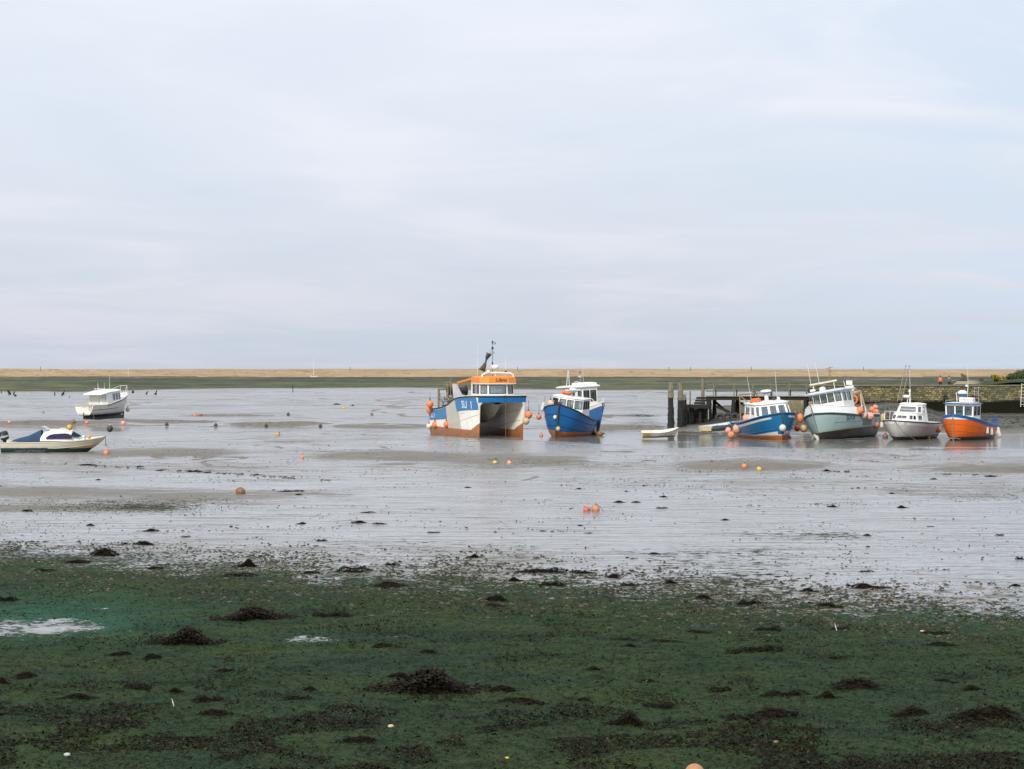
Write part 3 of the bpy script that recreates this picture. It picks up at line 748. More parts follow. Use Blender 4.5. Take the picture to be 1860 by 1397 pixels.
    rt = [(x - (.06 if x > 1 else 0), y * .98, zt + .42) for x, y, z in rb]
    house(root, [Vector(p) + Vector((0, 0, .002)) for p in rb], rt, {}, M_orange, .05, 'roof_fascia')
    roof(root, [(x, y, z - .03) for x, y, z in rt], .05, M_orange, 'roof', .08)
    MB().prism([(x, y, zt - .05) for x, y, z in rb], (0, 0, .052)).build('roof_lining', M_white, root)
    text_flat('Lilana', .40, (rb[0][0] + .0, .50, zt + .13), (0, 1, 0), (-.10, 0, 1), M_dark, root, shear=.35)
    # roof arch, radar, mast, horn, lights
    zr = zt + .47; nroof = len(root.children)
    MB().tube([(1.9, -1.28, zr - .12), (1.9, -1.24, zr + .14), (1.9, -1.02, zr + .27), (1.9, 0, zr + .31), (1.9, 1.0, zr + .27), (1.9, 1.22, zr + .14), (1.9, 1.26, zr - .08)], .075, 10).build('roof_arch', M_rail, root)
    mast = MB().tube([(1.2, -.17, zr), (1.2, -.17, zr + 2.75)], [.026, .016], 8).build('mast', M_dark, root)
    MB().box((1.2, -.17, zr + 1.78), (.14, .3, .13)).box((1.2, -.17, zr + 1.92), (.1, .2, .06)).build('mast_light_bracket', M_steel, mast)
    for pr, zz in (([(0, 0), (.07, 0), (.08, .12), (.06, .2), (0, .22)], 2.05), ([(0, 0), (.06, 0), (.07, .13), (0, .2)], 2.5)): MB().lathe(pr, (1.2, -.17, zr + zz), n=10).build('mast_lamp', M_black, mast)
    MB().box((1.2, .03, zr + 2.52), (.05, .05, .16)).bar((1.2, -.17, zr + 2.45), (1.2, .03, zr + 2.45), .02).build('wind_vane', M_black, mast)
    mm = MB(); mm.lathe([(0, 0), (.06, 0), (.06, .12), (0, .16)], (1.2, -.17, zr + .95), n=10)
    mm.build('mast_lamp', M_black, mast)
    MB().tube([(1.35, .0, zr), (1.35, .0, zr + .62)], .03, 8).build('radar_post', M_rail, root)
    radar(root, (1.35, .0, zr + .6), .30, .3, M_rail)
    MB().lathe([(0, 0), (.05, 0), (.09, .12), (.12, .18), (0, .2)], (1.95, -.85, zr + .38), (1, 0, .2), n=10).tube([(1.95, -.85, zr + .25), (1.95, -.85, zr + .42)], .02, 6).build('search_light', M_white, root)
    MB().box((1.9, .62, zr + .40), (.09, .09, .16)).build('horn', M_black, root)
    whip(root, (.6, -1.15, zr), (.6, -1.17, zr + 2.6)); whip(root, (.6, 1.1, zr), (.6, 1.14, zr + 1.7))
    # flag, furled on its halyard
    fl = MB(); vs = []
    for i in range(9):
        q = i / 8; c = Vector((1.05 - .05 * math.sin(q * 7), -.38 - .58 * q, zr + 1.74 - 1.3 * q)); wd = .05 + .5 * abs(q - .45) ** .9
        vs += [c + Vector((.05 * math.sin(i * 2.1), -wd * .75, .35 * wd)), c + Vector((-.03 * math.sin(i), wd * .75, -.35 * wd + .02))]
    fl.add(vs, [(2*i, 2*i+1, 2*i+3, 2*i+2) for i in range(8)]); fo = fl.build('flag', paint('dark_flag', (.085, .10, .075), .9, .6), root, 60)
    so = fo.modifiers.new('thickness', 'SOLIDIFY'); so.thickness = .012
    MB().tube([(1.2, -.17, zr + 2.3), (1.05, -.38, zr + 1.78), (.85, -1.25, zr + .1)], .008, 4).build('halyard', M_rope, root)
    for o in list(COL.objects):
        if o.parent is root and o.name.split('.')[0] in ('roof_arch', 'mast', 'radar_post', 'radar_dome', 'search_light', 'horn', 'antenna', 'flag', 'halyard'): o.location = (.9, .5, 0)
    # working deck aft
    zg = 1.2
    g = MB()
    for yy_ in (-1.9, 1.9): g.box((-3.7, yy_, zg + 1.0), (.16, .14, 2.2)); g.box((-1.7, yy_ * .98, zg + 1.25), (.07, .07, 2.9))
    g.bar((-3.7, -1.9, zg + 2.05), (-3.7, 1.9, zg + 2.05), .12); g.bar((-1.7, -1.86, zg + 2.55), (-1.7, 1.86, zg + 2.55), .06)
    g.bar((-3.7, -1.9, zg + 2.05), (-1.7, -1.86, zg + 2.2), .05); g.bar((-3.7, 1.9, zg + 2.05), (-1.7, 1.86, zg + 2.2), .05); g.bar((-2.6, -1.85, zg + 2.6), (-1.1, -1.85, zg + 2.62), .05); g.bar((-2.5, -1.85, zg + 2.6), (-1.7, -1.86, zg + 2.3), .04)
    g.bar((-1.1, -1.85, zg + .9), (-1.1, -1.85, zg + 2.95), .05)
    g.build('gantry', M_rust, root, 30, .01)
    dr = MB().lathe([(0, -.75), (.42, -.75), (.42, -.7), (.3, -.68), (.3, .68), (.42, .7), (.42, .75), (0, .75)], (-2.7, -.75, zg + 1.95), (0, 1, 0), n=20).build('net_hauler_drum', M_black, root)
    MB().lathe([(0, -.2), (.34, -.2), (.36, 0), (.34, .2), (0, .2)], (-.75, -1.45, zg + 1.75), (1, .2, 0), n=18).build('hauler_wheel', M_black, root)
    MB().prism([(-.35, -1.9, zg + 1.5), (-.35, -1.25, zg + 1.42), (-.42, -1.15, zg + 1.7), (-.5, -1.62, zg + 2.55), (-.5, -1.95, zg + 2.55)], (.06, 0, 0)).build('shooting_plate', paint('plate_grey', (.5, .52, .55), .5, .15), root)
    MB().bar((.1, -1.2, zt + .1), (1.3, -1.0, zt + .32), .12, .16).bar((-.7, -1.45, zt - .05), (.2, -1.2, zt + .14), .10, .14).bar((-.6, -1.45, 2.6), (-.6, -1.45, zt), .1).build('crane_arm', M_orange, root, 30, .02)
    lines = []
    for k in range(5): lines.append([(-3.3 + .55 * k, -1.95, zg + .5), (-3.3 + .55 * k, -1.95, zg + 1.15)])
    lines += [[(-3.4, -1.95, zg + 1.15), (-1.0, -1.95, zg + 1.3)], [(-3.4, -1.95, zg + .85), (-1.0, -1.95, zg + 1.0)]]
    lines += [[(-2.9, -1.6 + .35 * k, zg + .9), (-2.6, -1.6 + .35 * k, zg + 1.9), (-2.2, -1.6 + .35 * k, zg + 1.2)] for k in range(4)]
    rails(root, lines, .025, M_steel)
    tb = MB().box((-2.7, -.9, zg + .85), (1.3, 1.9, .08))
    for a in (-.55, .55):
        for b in (-.8, .8): tb.box((-2.7 + a, -.9 + b, zg + .45), (.06, .06, .8))
    tb.build('sorting_table', M_dark, root)
    rr = random.Random(31); tg = MB()
    for k in range(46):
        x, y, z = rr.uniform(-3.5, -1.0), rr.uniform(-1.9, -.6), zg + rr.uniform(.85, 1.5); q = rr.uniform(.12, .4)
        tg.tube([(x, y, z), (x + rr.uniform(-q, q), y + rr.uniform(-q, q), z + q), (x + rr.uniform(-q, q) * 2, y, z + rr.uniform(-.1, .3)), (x + q, y + rr.uniform(-q, q), z - .15)], rr.uniform(.012, .03), 4)
    tg.build('tangled_rope', M_rope, root)
    # mooring rope from the middle of the bow
    MB().tube([(fx(0) + .02, .1, 3.0), (fx(0) + .06, .1, 2.6), (fx(0) + .08, .12, 1.2), (fx(0) + .12, .12, -.2)], .024, 6).build('mooring_rope', M_rope, root)
    MB().box((fx(0) - .04, .1, 2.9), (.1, .22, .22)).build('bow_roller', M_dark, root)
    pose(root, 912, 790.5, 21, L / 2 + .1, 0, .8)
    return root
cat_boat = build_catamaran()

# pots and boxes piled on its working deck are things of their own
def lobster_pot(loc, rot, label, parent=None, group=None, s=1.0):
    t = empty('lobster_pot', label, 'lobster pot', loc, rot, group)
    f = MB(); a, b, h = .36 * s, .25 * s, .34 * s
    for x in (-a, 0, a):
        f.tube([(x, -b, 0), (x, -b, h * .6), (x, -b * .5, h), (x, b * .5, h), (x, b, h * .6), (x, b, 0)], .02 * s, 5, True)
    for (y, z) in ((-b, 0), (b, 0), (-b, h * .6), (b, h * .6), (0, h)): f.tube([(-a, y, z), (a, y, z)], .016 * s, 5)
    f.build('frame', M_dark, t)
    n = MB()
    for k in range(7):
        x = -a + 2 * a * k / 6 * .999; n.tube([(x + .02, -b, .02), (x - .02, -b, h * .6), (x, 0, h), (x, b, h * .6), (x, b, .02)], .007 * s, 4)
    for k in range(4): n.tube([(-a, -b, h * .15 * (k + .5)), (a, -b, h * .15 * (k + 1))], .007 * s, 4); n.tube([(-a, b, h * .15 * (k + .5)), (a, b, h * .15 * (k + 1))], .007 * s, 4)
    n.build('netting', M_rope, t); return t

# ================================================================== the clinker boat in front of the pair
def build_clinker():
    root = empty('fishing_boat', 'bright blue clinker fishing boat with low white forecabin, leaning beside the twin hulled boat', 'boat')
    H = Hull(8.2, 3.55, [(0, 1.12), (.3, 1.15), (.55, 1.35), (.8, 1.8), (1, 2.38)], [(0, -.35), (1, -.4)], [(0, .72), (.25, .93), (.5, 1.0), (.75, .90), (.9, .60), (1, 0)], [(0, .2), (.5, .22), (.8, .34), (1, .6)], .35, .2, [(0, .7), (.6, 1.05), (.75, 1.5), (1, 2.2)])
    mat = bands('clinker_blue_paint', [(0.36, AF_ORANGE), (None, (0.0, 0.125, 0.37))], 0.35, 0.12)
    H.mesh('hull', [mat, M_bwhite, M_bwhite], root)
    for (u, r) in ((.80, .026), (.48, .022)): H.line('strake', .02, .985, u, r, M_black, root, u1=u - .06)
    H.line('plank_lap', .02, .99, .66, .010, M_blue, root); H.line('plank_lap', .02, .99, .91, .010, M_blue, root); H.line('plank_lap', .02, .99, .36, .010, M_blue, root)
    H.line('gunwale', 0, 1, 1.0, .055, M_black, root, join=True); H.stem('stem_post', .085, M_black, root)
    zb, zt = 1.55, 2.78
    base = [(2.0, -.62, zb), (2.0, .62, zb), (1.6, 1.25, zb), (-.5, 1.3, zb), (-.5, -1.3, zb), (1.6, -1.25, zb)]
    top = [(x - (.12 if x > 0 else 0), y * .94, zt) for x, y, z in base]
    house(root, base, top, {0: (.42, .9, [(.05, .47), (.55, .95)]), 1: (.42, .9, [(.1, .92)]), 5: (.42, .9, [(.08, .9)]), 2: (.42, .9, [(.05, .3), (.36, .62), (.68, .92)]), 4: (.42, .9, [(.1, .4), (.5, .9)]), 3: (.3, .9, [(.08, .35), (.42, .6), (.68, .92)])}, M_white, name='forecabin')
    roof(root, [(x + (.06 if x > 0 else -.06), y * 1.04, zt + .002) for x, y, z in top], .05, M_white, 'cabin_roof', .07)
    MB().tube([(.75, .12, zt + .08), (.75, .12, zt + .45)], .035, 8).build('radar_post', M_steel, root)
    rd = radar(root, (.75, .12, zt + .48), .32, .26, M_rail, paint('radar_blue', (.1, .35, .55), .4, .1))
    MB().tube([(.75 + .327 * math.cos(a * .3927), .12 + .327 * math.sin(a * .3927), zt + .60) for a in range(16)], .012, 5, True).build('stripe', M_ring, rd)
    rails(root, [arc((1.2, -1.0, zt - .2), (-.4, -1.05, zt - .1), .35), arc((1.3, 1.0, zt - .3), (-.4, 1.05, zt - .2), .38), arc((.6, 1.06, 1.4), (-1.4, 1.28, 1.15), .75), [(-.4, 1.25, 1.3), (-.4, 1.2, 1.98)], [(1.2, .9, zt - .35), (.2, 1.0, zt - .05), (-.45, 1.0, zt + .05)]], .018, M_steel)
    rails(root, [[(2.6, -.75, 1.75), (2.6, -.8, 2.55)], [(1.8, -1.1, 1.6), (1.8, -1.15, 2.5)], [(2.6, -.8, 2.5), (1.8, -1.15, 2.45), (.8, -1.3, 2.35)], [(.8, -1.3, 1.3), (.8, -1.3, 2.35)]], .02, M_steel)
    MB().box((-.1, -.55, zt + .2), (.6, .75, .1)).tube([(.1 + .28 * math.cos(a * .5236), -.45 + .36 * math.sin(a * .5236), zt + .3) for a in range(12)], .075, 8, True).build('liferaft', M_ring, root, 50)
    MB().tube([(.9, .75, zt), (.95, .8, zt + .75)], .012, 5).build('antenna', M_dark, root); MB().tube([(1.5, .3, zt - .1), (1.5, .32, zt + .65)], .012, 5).build('antenna', M_dark, root)
    MB().tube([H.pt(1, .98, 1) + Vector((.05, 0, .1)), H.pt(1, .98, 1) + Vector((.12, 0, -.3)), H.pt(1, .5, 1) + Vector((.12, .03, 0)), H.pt(1, .12, 1) + Vector((.2, .05, 0))], .025, 6).build('mooring_rope', M_rope, root)
    MB().box(H.pt(1, 1, 1) + Vector((-.12, 0, .1)), (.16, .34, .16)).build('stem_head', M_dark, root, 30, .02)
    pose(root, 1011, 790.5, -14, 3.6, -8, 1.0)
    return root
clinker = build_clinker()

def build_second_boat():
    root = empty('fishing_boat', 'blue hulled boat with tall white wheelhouse, half hidden behind the bright blue clinker boat', 'boat')
    H = Hull(6.6, 2.4, [(0, 1.25), (.4, 1.3), (.7, 1.62), (1, 2.35)], [(0, -.4), (1, -.4)], [(0, .8), (.3, .98), (.55, 1), (.8, .72), (.92, .4), (1, 0)], [(0, .4), (.6, .5), (1, .9)], .9, .1, [(0, .75), (.7, 1.15), (1, 2.0)], .12)
    H.mesh('hull', [bands('second_blue_paint', [(.3, AF_ORANGE), (None, (.02, .12, .34))]), M_bwhite, M_bwhite], root)
    H.patch('gunwale_band', .02, .995, lambda t: H.u_at(t, H.sheer(t) - .26), 1.0, M_bwhite, root, off=.014)
    H.line('gunwale', 0, 1, 1.0, .05, M_bwhite, root, join=True)
    zb, zt = 1.0, 3.5
    base = [(1.5, -.7, zb), (1.5, .7, zb), (1.1, .95, zb), (-.55, 1.0, zb), (-.55, -1.0, zb), (1.1, -.95, zb)]
    top = [(x, y * .96, zt) for x, y, z in base]
    house(root, base, top, {0: (.55, .9, [(.08, .46), (.54, .92)]), 5: (.55, .9, [(.15, .85)]), 4: (.52, .88, [(.12, .42), (.60, .82)]), 1: (.55, .9, [(.15, .85)]), 2: (.52, .88, [(.1, .45), (.55, .9)]), 3: (.5, .88, [(.1, .45), (.55, .9)])}, M_white)
    roof(root, [(1.65, -.85, zt), (1.65, .85, zt), (1.2, 1.05, zt), (-1.75, 1.1, zt - .1), (-1.75, -1.1, zt - .1), (1.2, -1.05, zt)], .10, M_white, 'roof', .1)
    roof(root, [(1.45, -.7, zt + .14), (1.45, .7, zt + .14), (.1, .75, zt + .14), (.1, -.75, zt + .14)], .16, M_white, 'roof_hatch', .05)
    MB().tube([(.5, -.2, zt + .2), (.5, -.2, zt + .95)], .03, 8).build('radar_post', M_steel, root); radar(root, (.5, -.2, zt + .72), .2, .17, M_steel)
    MB().tube([(.5, -.2, zt + .85), (.5, -.2, zt + 1.25)], .018, 6).box((.5, -.2, zt + 1.15), (.06, .14, .06)).build('mast_lamp', M_dark, root)
    m = MB().tube([(-.75, -.75, zt - .05), (-.6, -.6, zt + 1.3)], .022, 6).tube([(-.75, -.45, zt - .05), (-.6, -.56, zt + 1.3)], .022, 6)
    for k in range(6): q = k / 6; m.bar((-.75 + .15*q, -.75 + .15*q, zt + 1.3*q), (-.75 + .15*q, -.45 - .11*q, zt + 1.3*q + .12), .015)
    m.build('lattice_mast', M_rail, root)
    MB().prism([(-1.1, -.9, zt + .35), (-1.4, -.9, zt + .12), (-1.2, -1.2, zt + .62)], (.02, .02, 0)).tube([(-1.1, -.9, zt - .05), (-1.1, -.9, zt + .6)], .012, 5).build('pennant', paint('yellow_brown_flag', (.18, .13, .03), .9), root)
    rails(root, [arc((2.9, -.35, 1.95), (1.9, -.8, 1.75), .8), arc((2.9, .35, 1.95), (1.9, .8, 1.75), .8), arc((1.0, -.5, zt + .15), (.2, -.7, zt + .15), .3)], .02, M_rail)
    whip(root, (-.2, .5, zt), (-.2, .52, zt + 2.2), .01)
    pose(root, 1097, 0, 32, 3.3, 3, 0, 0, d=163)
    return root
second = build_second_boat()

# ================================================================== blue boat on the right
def build_blue_cabin_boat():
    root = empty('fishing_boat', 'mid blue cabin boat with white side stripe and raked windscreen, hung with salmon floats', 'boat')
    H = Hull(8.4, 3.65, [(0, 1.0), (.4, 1.12), (.7, 1.42), (1, 1.86)], [(0, -.4), (1, -.38)], [(0, .84), (.3, .98), (.55, 1.0), (.78, .86), (.92, .54), (1, 0)], [(0, .2), (.55, .22), (.8, .36), (1, .6)], .5, .1, [(0, .5), (.55, .75), (.66, 1.25), (1, 1.75)])
    mat = bands('blue_cabin_boat_paint', [(.24, AF_ORANGE), (.31, (.62, .6, .54)), (None, (.0, .135, .31))], .35, .08)
    H.mesh('hull', [mat, M_bwhite, M_bwhite], root)
    mst = paint('side_stripe', (.62, .6, .57), .45, .12)
    H.patch('side_stripe', .12, .95, lambda t: H.u_at(t, H.sheer(t) - .34 + .02 * t), lambda t: H.u_at(t, H.sheer(t) - .15 - .05 * max(0, t - .75) * 4), mst, root, off=.014)
    H.patch('lower_flash', .70, .97, lambda t: H.u_at(t, .27), lambda t: H.u_at(t, .30 + .9 * (t - .70)), mst, root, off=.012)
    H.line('spray_rail', .3, .985, lambda t: H.u_at(t, .34 + .95 * max(0, t - .5) ** 1.3), .03, M_blue, root)
    H.line('gunwale', 0, 1, 1.0, .05, M_blue, root, join=True); H.line('rub_rail', 0, 1, lambda t: H.u_at(t, H.sheer(t) - .09), .03, M_black, root, join=True)
    zb, zt = 1.15, 2.42
    base = [(2.6, -1.05, zb), (2.6, 1.05, zb), (2.3, 1.4, zb), (-.6, 1.45, zb), (-.6, -1.45, zb), (2.3, -1.4, zb)]
    top = [(x - (.5 if x > 0 else 0), y * .88, zt) for x, y, z in base]
    house(root, base, top, {0: (.36, .93, [(.02, .32), (.35, .65), (.68, .98)]), 1: (.36, .93, [(.1, .9)]), 5: (.36, .93, [(.1, .9)]), 2: (.42, .9, [(.05, .4), (.48, .92)]), 4: (.42, .9, [(.08, .52), (.6, .95)]), 3: (.35, .9, [(.06, .48), (.54, .94)])}, M_white, frame=M_white, framew=.05)
    roof(root, [(x + (.1 if x > 0 else -.1), y * 1.05, zt + .002) for x, y, z in top], .09, M_white, 'roof', .08)
    z = zt + .14
    MB().lathe([(0, 0), (.17, 0), (.15, .1), (.13, .62), (0, .62)], (.35, .12, z), n=16).build('radar_pedestal', M_white, root)
    radar(root, (.35, .12, z + .62), .41, .22, M_rail, M_blue)
    MB().tube([(.5 + .34 * math.cos(a * .449), -.78 + .34 * math.sin(a * .449), z + .1) for a in range(14)], .085, 8, True).tube([(.5 + .3 * math.cos(a * .449), -.75 + .3 * math.sin(a * .449), z + .22) for a in range(14)], .07, 8, True).build('lifebuoy', M_ring, root, 50)
    MB().box((.55, .62, z + .13), (.12, .2, .2)).box((.62, .62, z + .13), (.02, .13, .13)).build('flood_light', M_dark, root)
    MB().lathe([(0, 0), (.1, 0), (.12, .12), (.06, .24), (0, .25)], (.5, .98, z), n=10).build('horn', M_white, root)
    whip(root, (.3, -1.0, z), (.3, -1.18, z + 1.95), .016); whip(root, (.3, .92, z), (.3, .95, z + 2.1), .016)
    rails(root, [arc((1.0, -1.35, 1.35), (.2, -1.4, 1.2), .65), arc((1.6, 1.2, 1.45), (.6, 1.38, 1.25), .4), [(1.72, -.1, 1.75), (1.5, .1, 2.38)], [(1.75, .6, 1.75), (1.5, .35, 2.35)], [(1.75, -.55, 1.75), (1.5, -.4, 2.35)]], .018, M_rail)
    g = MB()
    for y in (-1.15, 1.15): g.tube([(-2.7, y, .8), (-2.7, y * .9, 3.1)], .05, 6); g.tube([(-1.4, y * .6, 2.4), (-2.7, y * .9, 3.0)], .035, 6)
    g.tube([(-2.7, -1.05, 3.05), (-2.7, 1.05, 3.05)], .05, 6); g.tube([(-2.3, 0, 3.3), (-2.7, .4, 2.6)], .04, 6); g.build('gantry', M_rust, root)
    MB().tube([H.pt(1, .98, 1) + Vector((.04, .1, 0)), H.pt(1, .6, 1) + Vector((.15, .22, 0)), H.pt(1, .25, 1) + Vector((.25, .2, 0))], .022, 6).build('mooring_rope', M_rope, root)
    MB().tube([H.pt(1, .5, 1) + Vector((.05, 0, 0)), H.pt(1, 1, 1) + Vector((.03, 0, .05))], .028, 6).build('stem_band', M_blue, root)
    pose(root, 1421, 795.5, 16.5, 3.9, 5.5, .8)
    return root
blueboat = build_blue_cabin_boat()

# ================================================================== pale green boat
def build_green_boat():
    root = empty('fishing_boat', 'pale green fishing boat heeled over on black bottom, white wheelhouse with three front windows', 'boat')
    H = Hull(10.0, 3.7, [(0, 1.22), (.3, 1.28), (.43, 1.38), (.50, 1.80), (.75, 2.02), (1, 2.42)], [(0, -.5), (1, -.4)], [(0, .86), (.3, 1.0), (.6, 1.0), (.8, .82), (.93, .46), (1, 0)], [(0, .18), (.6, .22), (.85, .38), (1, .65)], .6, .1, [(0, .6), (.45, .7), (.52, 1.6), (.75, 1.8), (1, 2.3)])
    H.tum = (Cur([(0, 1.16), (.43, 1.27), (.7, 1.46), (1, 1.82)]), .62)
    mat = bands('pale_green_paint', [(.36, AF_BLACK), (.46, (.36, .38, .27)), (None, (.34, .46, .45))], .42, .18)
    H.mesh('hull', [mat, M_white, M_white], root, ns=60)
    band = Cur([(0, 1.16), (.43, 1.27), (.7, 1.46), (1, 1.82)])
    mg = paint('dark_green_band', (.018, .055, .06), .45, .3)
    H.patch('rub_band', .0, .998, lambda t: H.u_at(t, band(t) - .15), lambda t: H.u_at(t, band(t) - .01), mg, root, off=.03)
    H.patch('white_bulwark', .455, .998, lambda t: H.u_at(t, band(t) - .01), lambda t: 1.0, M_white, root, off=.018, n=40)
    H.line('gunwale', 0, 1, 1.0, .045, M_white, root, join=True, n=44)
    H.patch('dark_panel', .24, .44, lambda t: H.u_at(t, .47), lambda t: H.u_at(t, band(t) - .15), paint('worn_green', (.10, .20, .18), .5, .25), root, off=.012, sides=(1,))
    H.line('seam', .02, .86, lambda t: H.u_at(t, .82 + .25 * max(0, t - .5)), .012, mg, root)
    H.text('SU135', .52, .66, .98, 1, M_black, root); H.text('SU135', .42, .80, 1.08, -1, M_black, root)
    MB().tube([H.pt(.97, .25, -1) + Vector((.1, -.12, -.05)), H.pt(1, .2, 1) + Vector((.25, 0, -.1)), H.pt(1, .1, 1) + Vector((.35, .1, -.15))], [.10, .13, .08], 10).build('forefoot', paint('pale_forefoot', (.5, .5, .42), .5, .2), root)
    zb, zt = 1.85, 3.2
    base = [(2.0, -.82, zb), (2.0, .82, zb), (1.55, 1.28, zb), (-.6, 1.3, zb), (-.6, -1.3, zb), (1.55, -1.28, zb)]
    top = [(x + (.12 if x > 0 else 0), y * .97, zt) for x, y, z in base]
    house(root, base, top, {0: (.45, .93, [(.02, .31), (.355, .645), (.69, .98)]), 1: (.45, .93, [(.12, .85)]), 5: (.45, .93, [(.1, .9)]), 2: (.45, .9, [(.1, .35), (.5, .8)]), 4: (.45, .93, [(.04, .3), (.36, .62), (.68, .94)]), 3: (.4, .92, [(.06, .48), (.54, .94)])}, M_white, framew=.025)
    mr = paint('pale_blue_roof', (.55, .62, .66), .4, .1)
    roof(root, [(2.35, -.95, zt), (2.35, .95, zt), (1.8, 1.5, zt), (-.9, 1.5, zt), (-.9, -1.5, zt), (1.8, -1.5, zt)], .10, mr, 'roof', .1)
    z = zt + .16
    b = MB().tube([(1.2, -.95, z - .05), (1.2, -.95, z + .55)], .04, 6).tube([(1.2, .65, z - .05), (1.2, .65, z + .5)], .04, 6).box((1.2, -.15, z + .62), (.14, 2.1, .13)); b.build('roof_beam', M_cream, root, 30, .02)
    radar(root, (1.3, -.25, z), .24, .34, M_rail); MB().box((1.3, -1.0, z + .2), (.2, .35, .16)).build('flood_light', M_white, root)
    whip(root, (1.2, -1.1, z + .6), (1.2, -1.12, z + 2.2), .018); whip(root, (1.2, -.45, z + .6), (1.2, -.5, z + 2.2), .018)
    MB().tube([(1.15, .35, z + .6), (1.15, .5, z + 1.7)], .03, 6).box((1.15, .4, z + 1.0), (.1, .14, .16)).box((1.15, .45, z + 1.35), (.1, .2, .2)).bar((1.15, .2, z + 1.6), (1.15, .75, z + 1.62), .04).build('mast', M_rust, root)
    whip(root, (.9, 1.35, z), (.9, 1.3, z + .5), .03)
    # stern gantry
    g = MB()
    for y in (-1.1, 1.1): g.bar((-3.6, y, 1.0), (-3.4, y * .85, 3.1), .12); g.bar((-2.6, y, 1.0), (-3.4, y * .85, 3.1), .09); g.bar((-3.4, y * .85, 3.1), (-.7, y * .95, 2.75), .10)
    g.bar((-3.4, -1.0, 3.1), (-3.4, 1.0, 3.1), .12); g.build('gantry', paint('buff_gantry', (.42, .33, .2), .6, .2), root, 30, .01)
    MB().box((-3.4, .2, 3.42), (.05, .6, .4)).tube([(-3.4, .0, 3.1), (-3.4, .0, 3.3)], .02, 5).build('notice_board', M_white, root)
    MB().tube([(-3.3 + .0 * a, .35 + .3 * math.cos(a * .449), 2.55 + .3 * math.sin(a * .449)) for a in range(14)], .075, 8, True).build('lifebuoy', M_ring, root, 50)
    rails(root, [arc((-.8, 1.5, 1.3), (-2.6, 1.6, 1.2), .7), [(-1.4, 1.55, 1.25), (-1.4, 1.55, 1.95)], [(-2.0, 1.58, 1.2), (-2.0, 1.58, 1.9)], [(2.5, -.9, 2.0), (2.5, -.6, 2.45), (2.3, .4, 2.3)], [(1.0, -1.55, 1.9), (.9, -1.6, 2.6), (-.5, -1.65, 2.6), (-.5, -1.6, 1.9)]], .022, M_rail)
    MB().tube([H.pt(1, 1.02, 1) + Vector((.05, 0, 0)), H.pt(1, .9, 1) + Vector((.12, .06, 0)), H.pt(1, .5, 1) + Vector((.22, .14, 0)), H.pt(1, .15, 1) + Vector((.4, .2, -.2))], .024, 6).build('mooring_rope', M_rope, root)
    MB().box(H.pt(1, 1, 1) + Vector((-.15, 0, .12)), (.2, .3, .22)).build('stem_head', M_rust, root, 30, .02)
    pose(root, 1487, 794.8, -20, 4.5, 10, .5)
    return root
greenboat = build_green_boat()

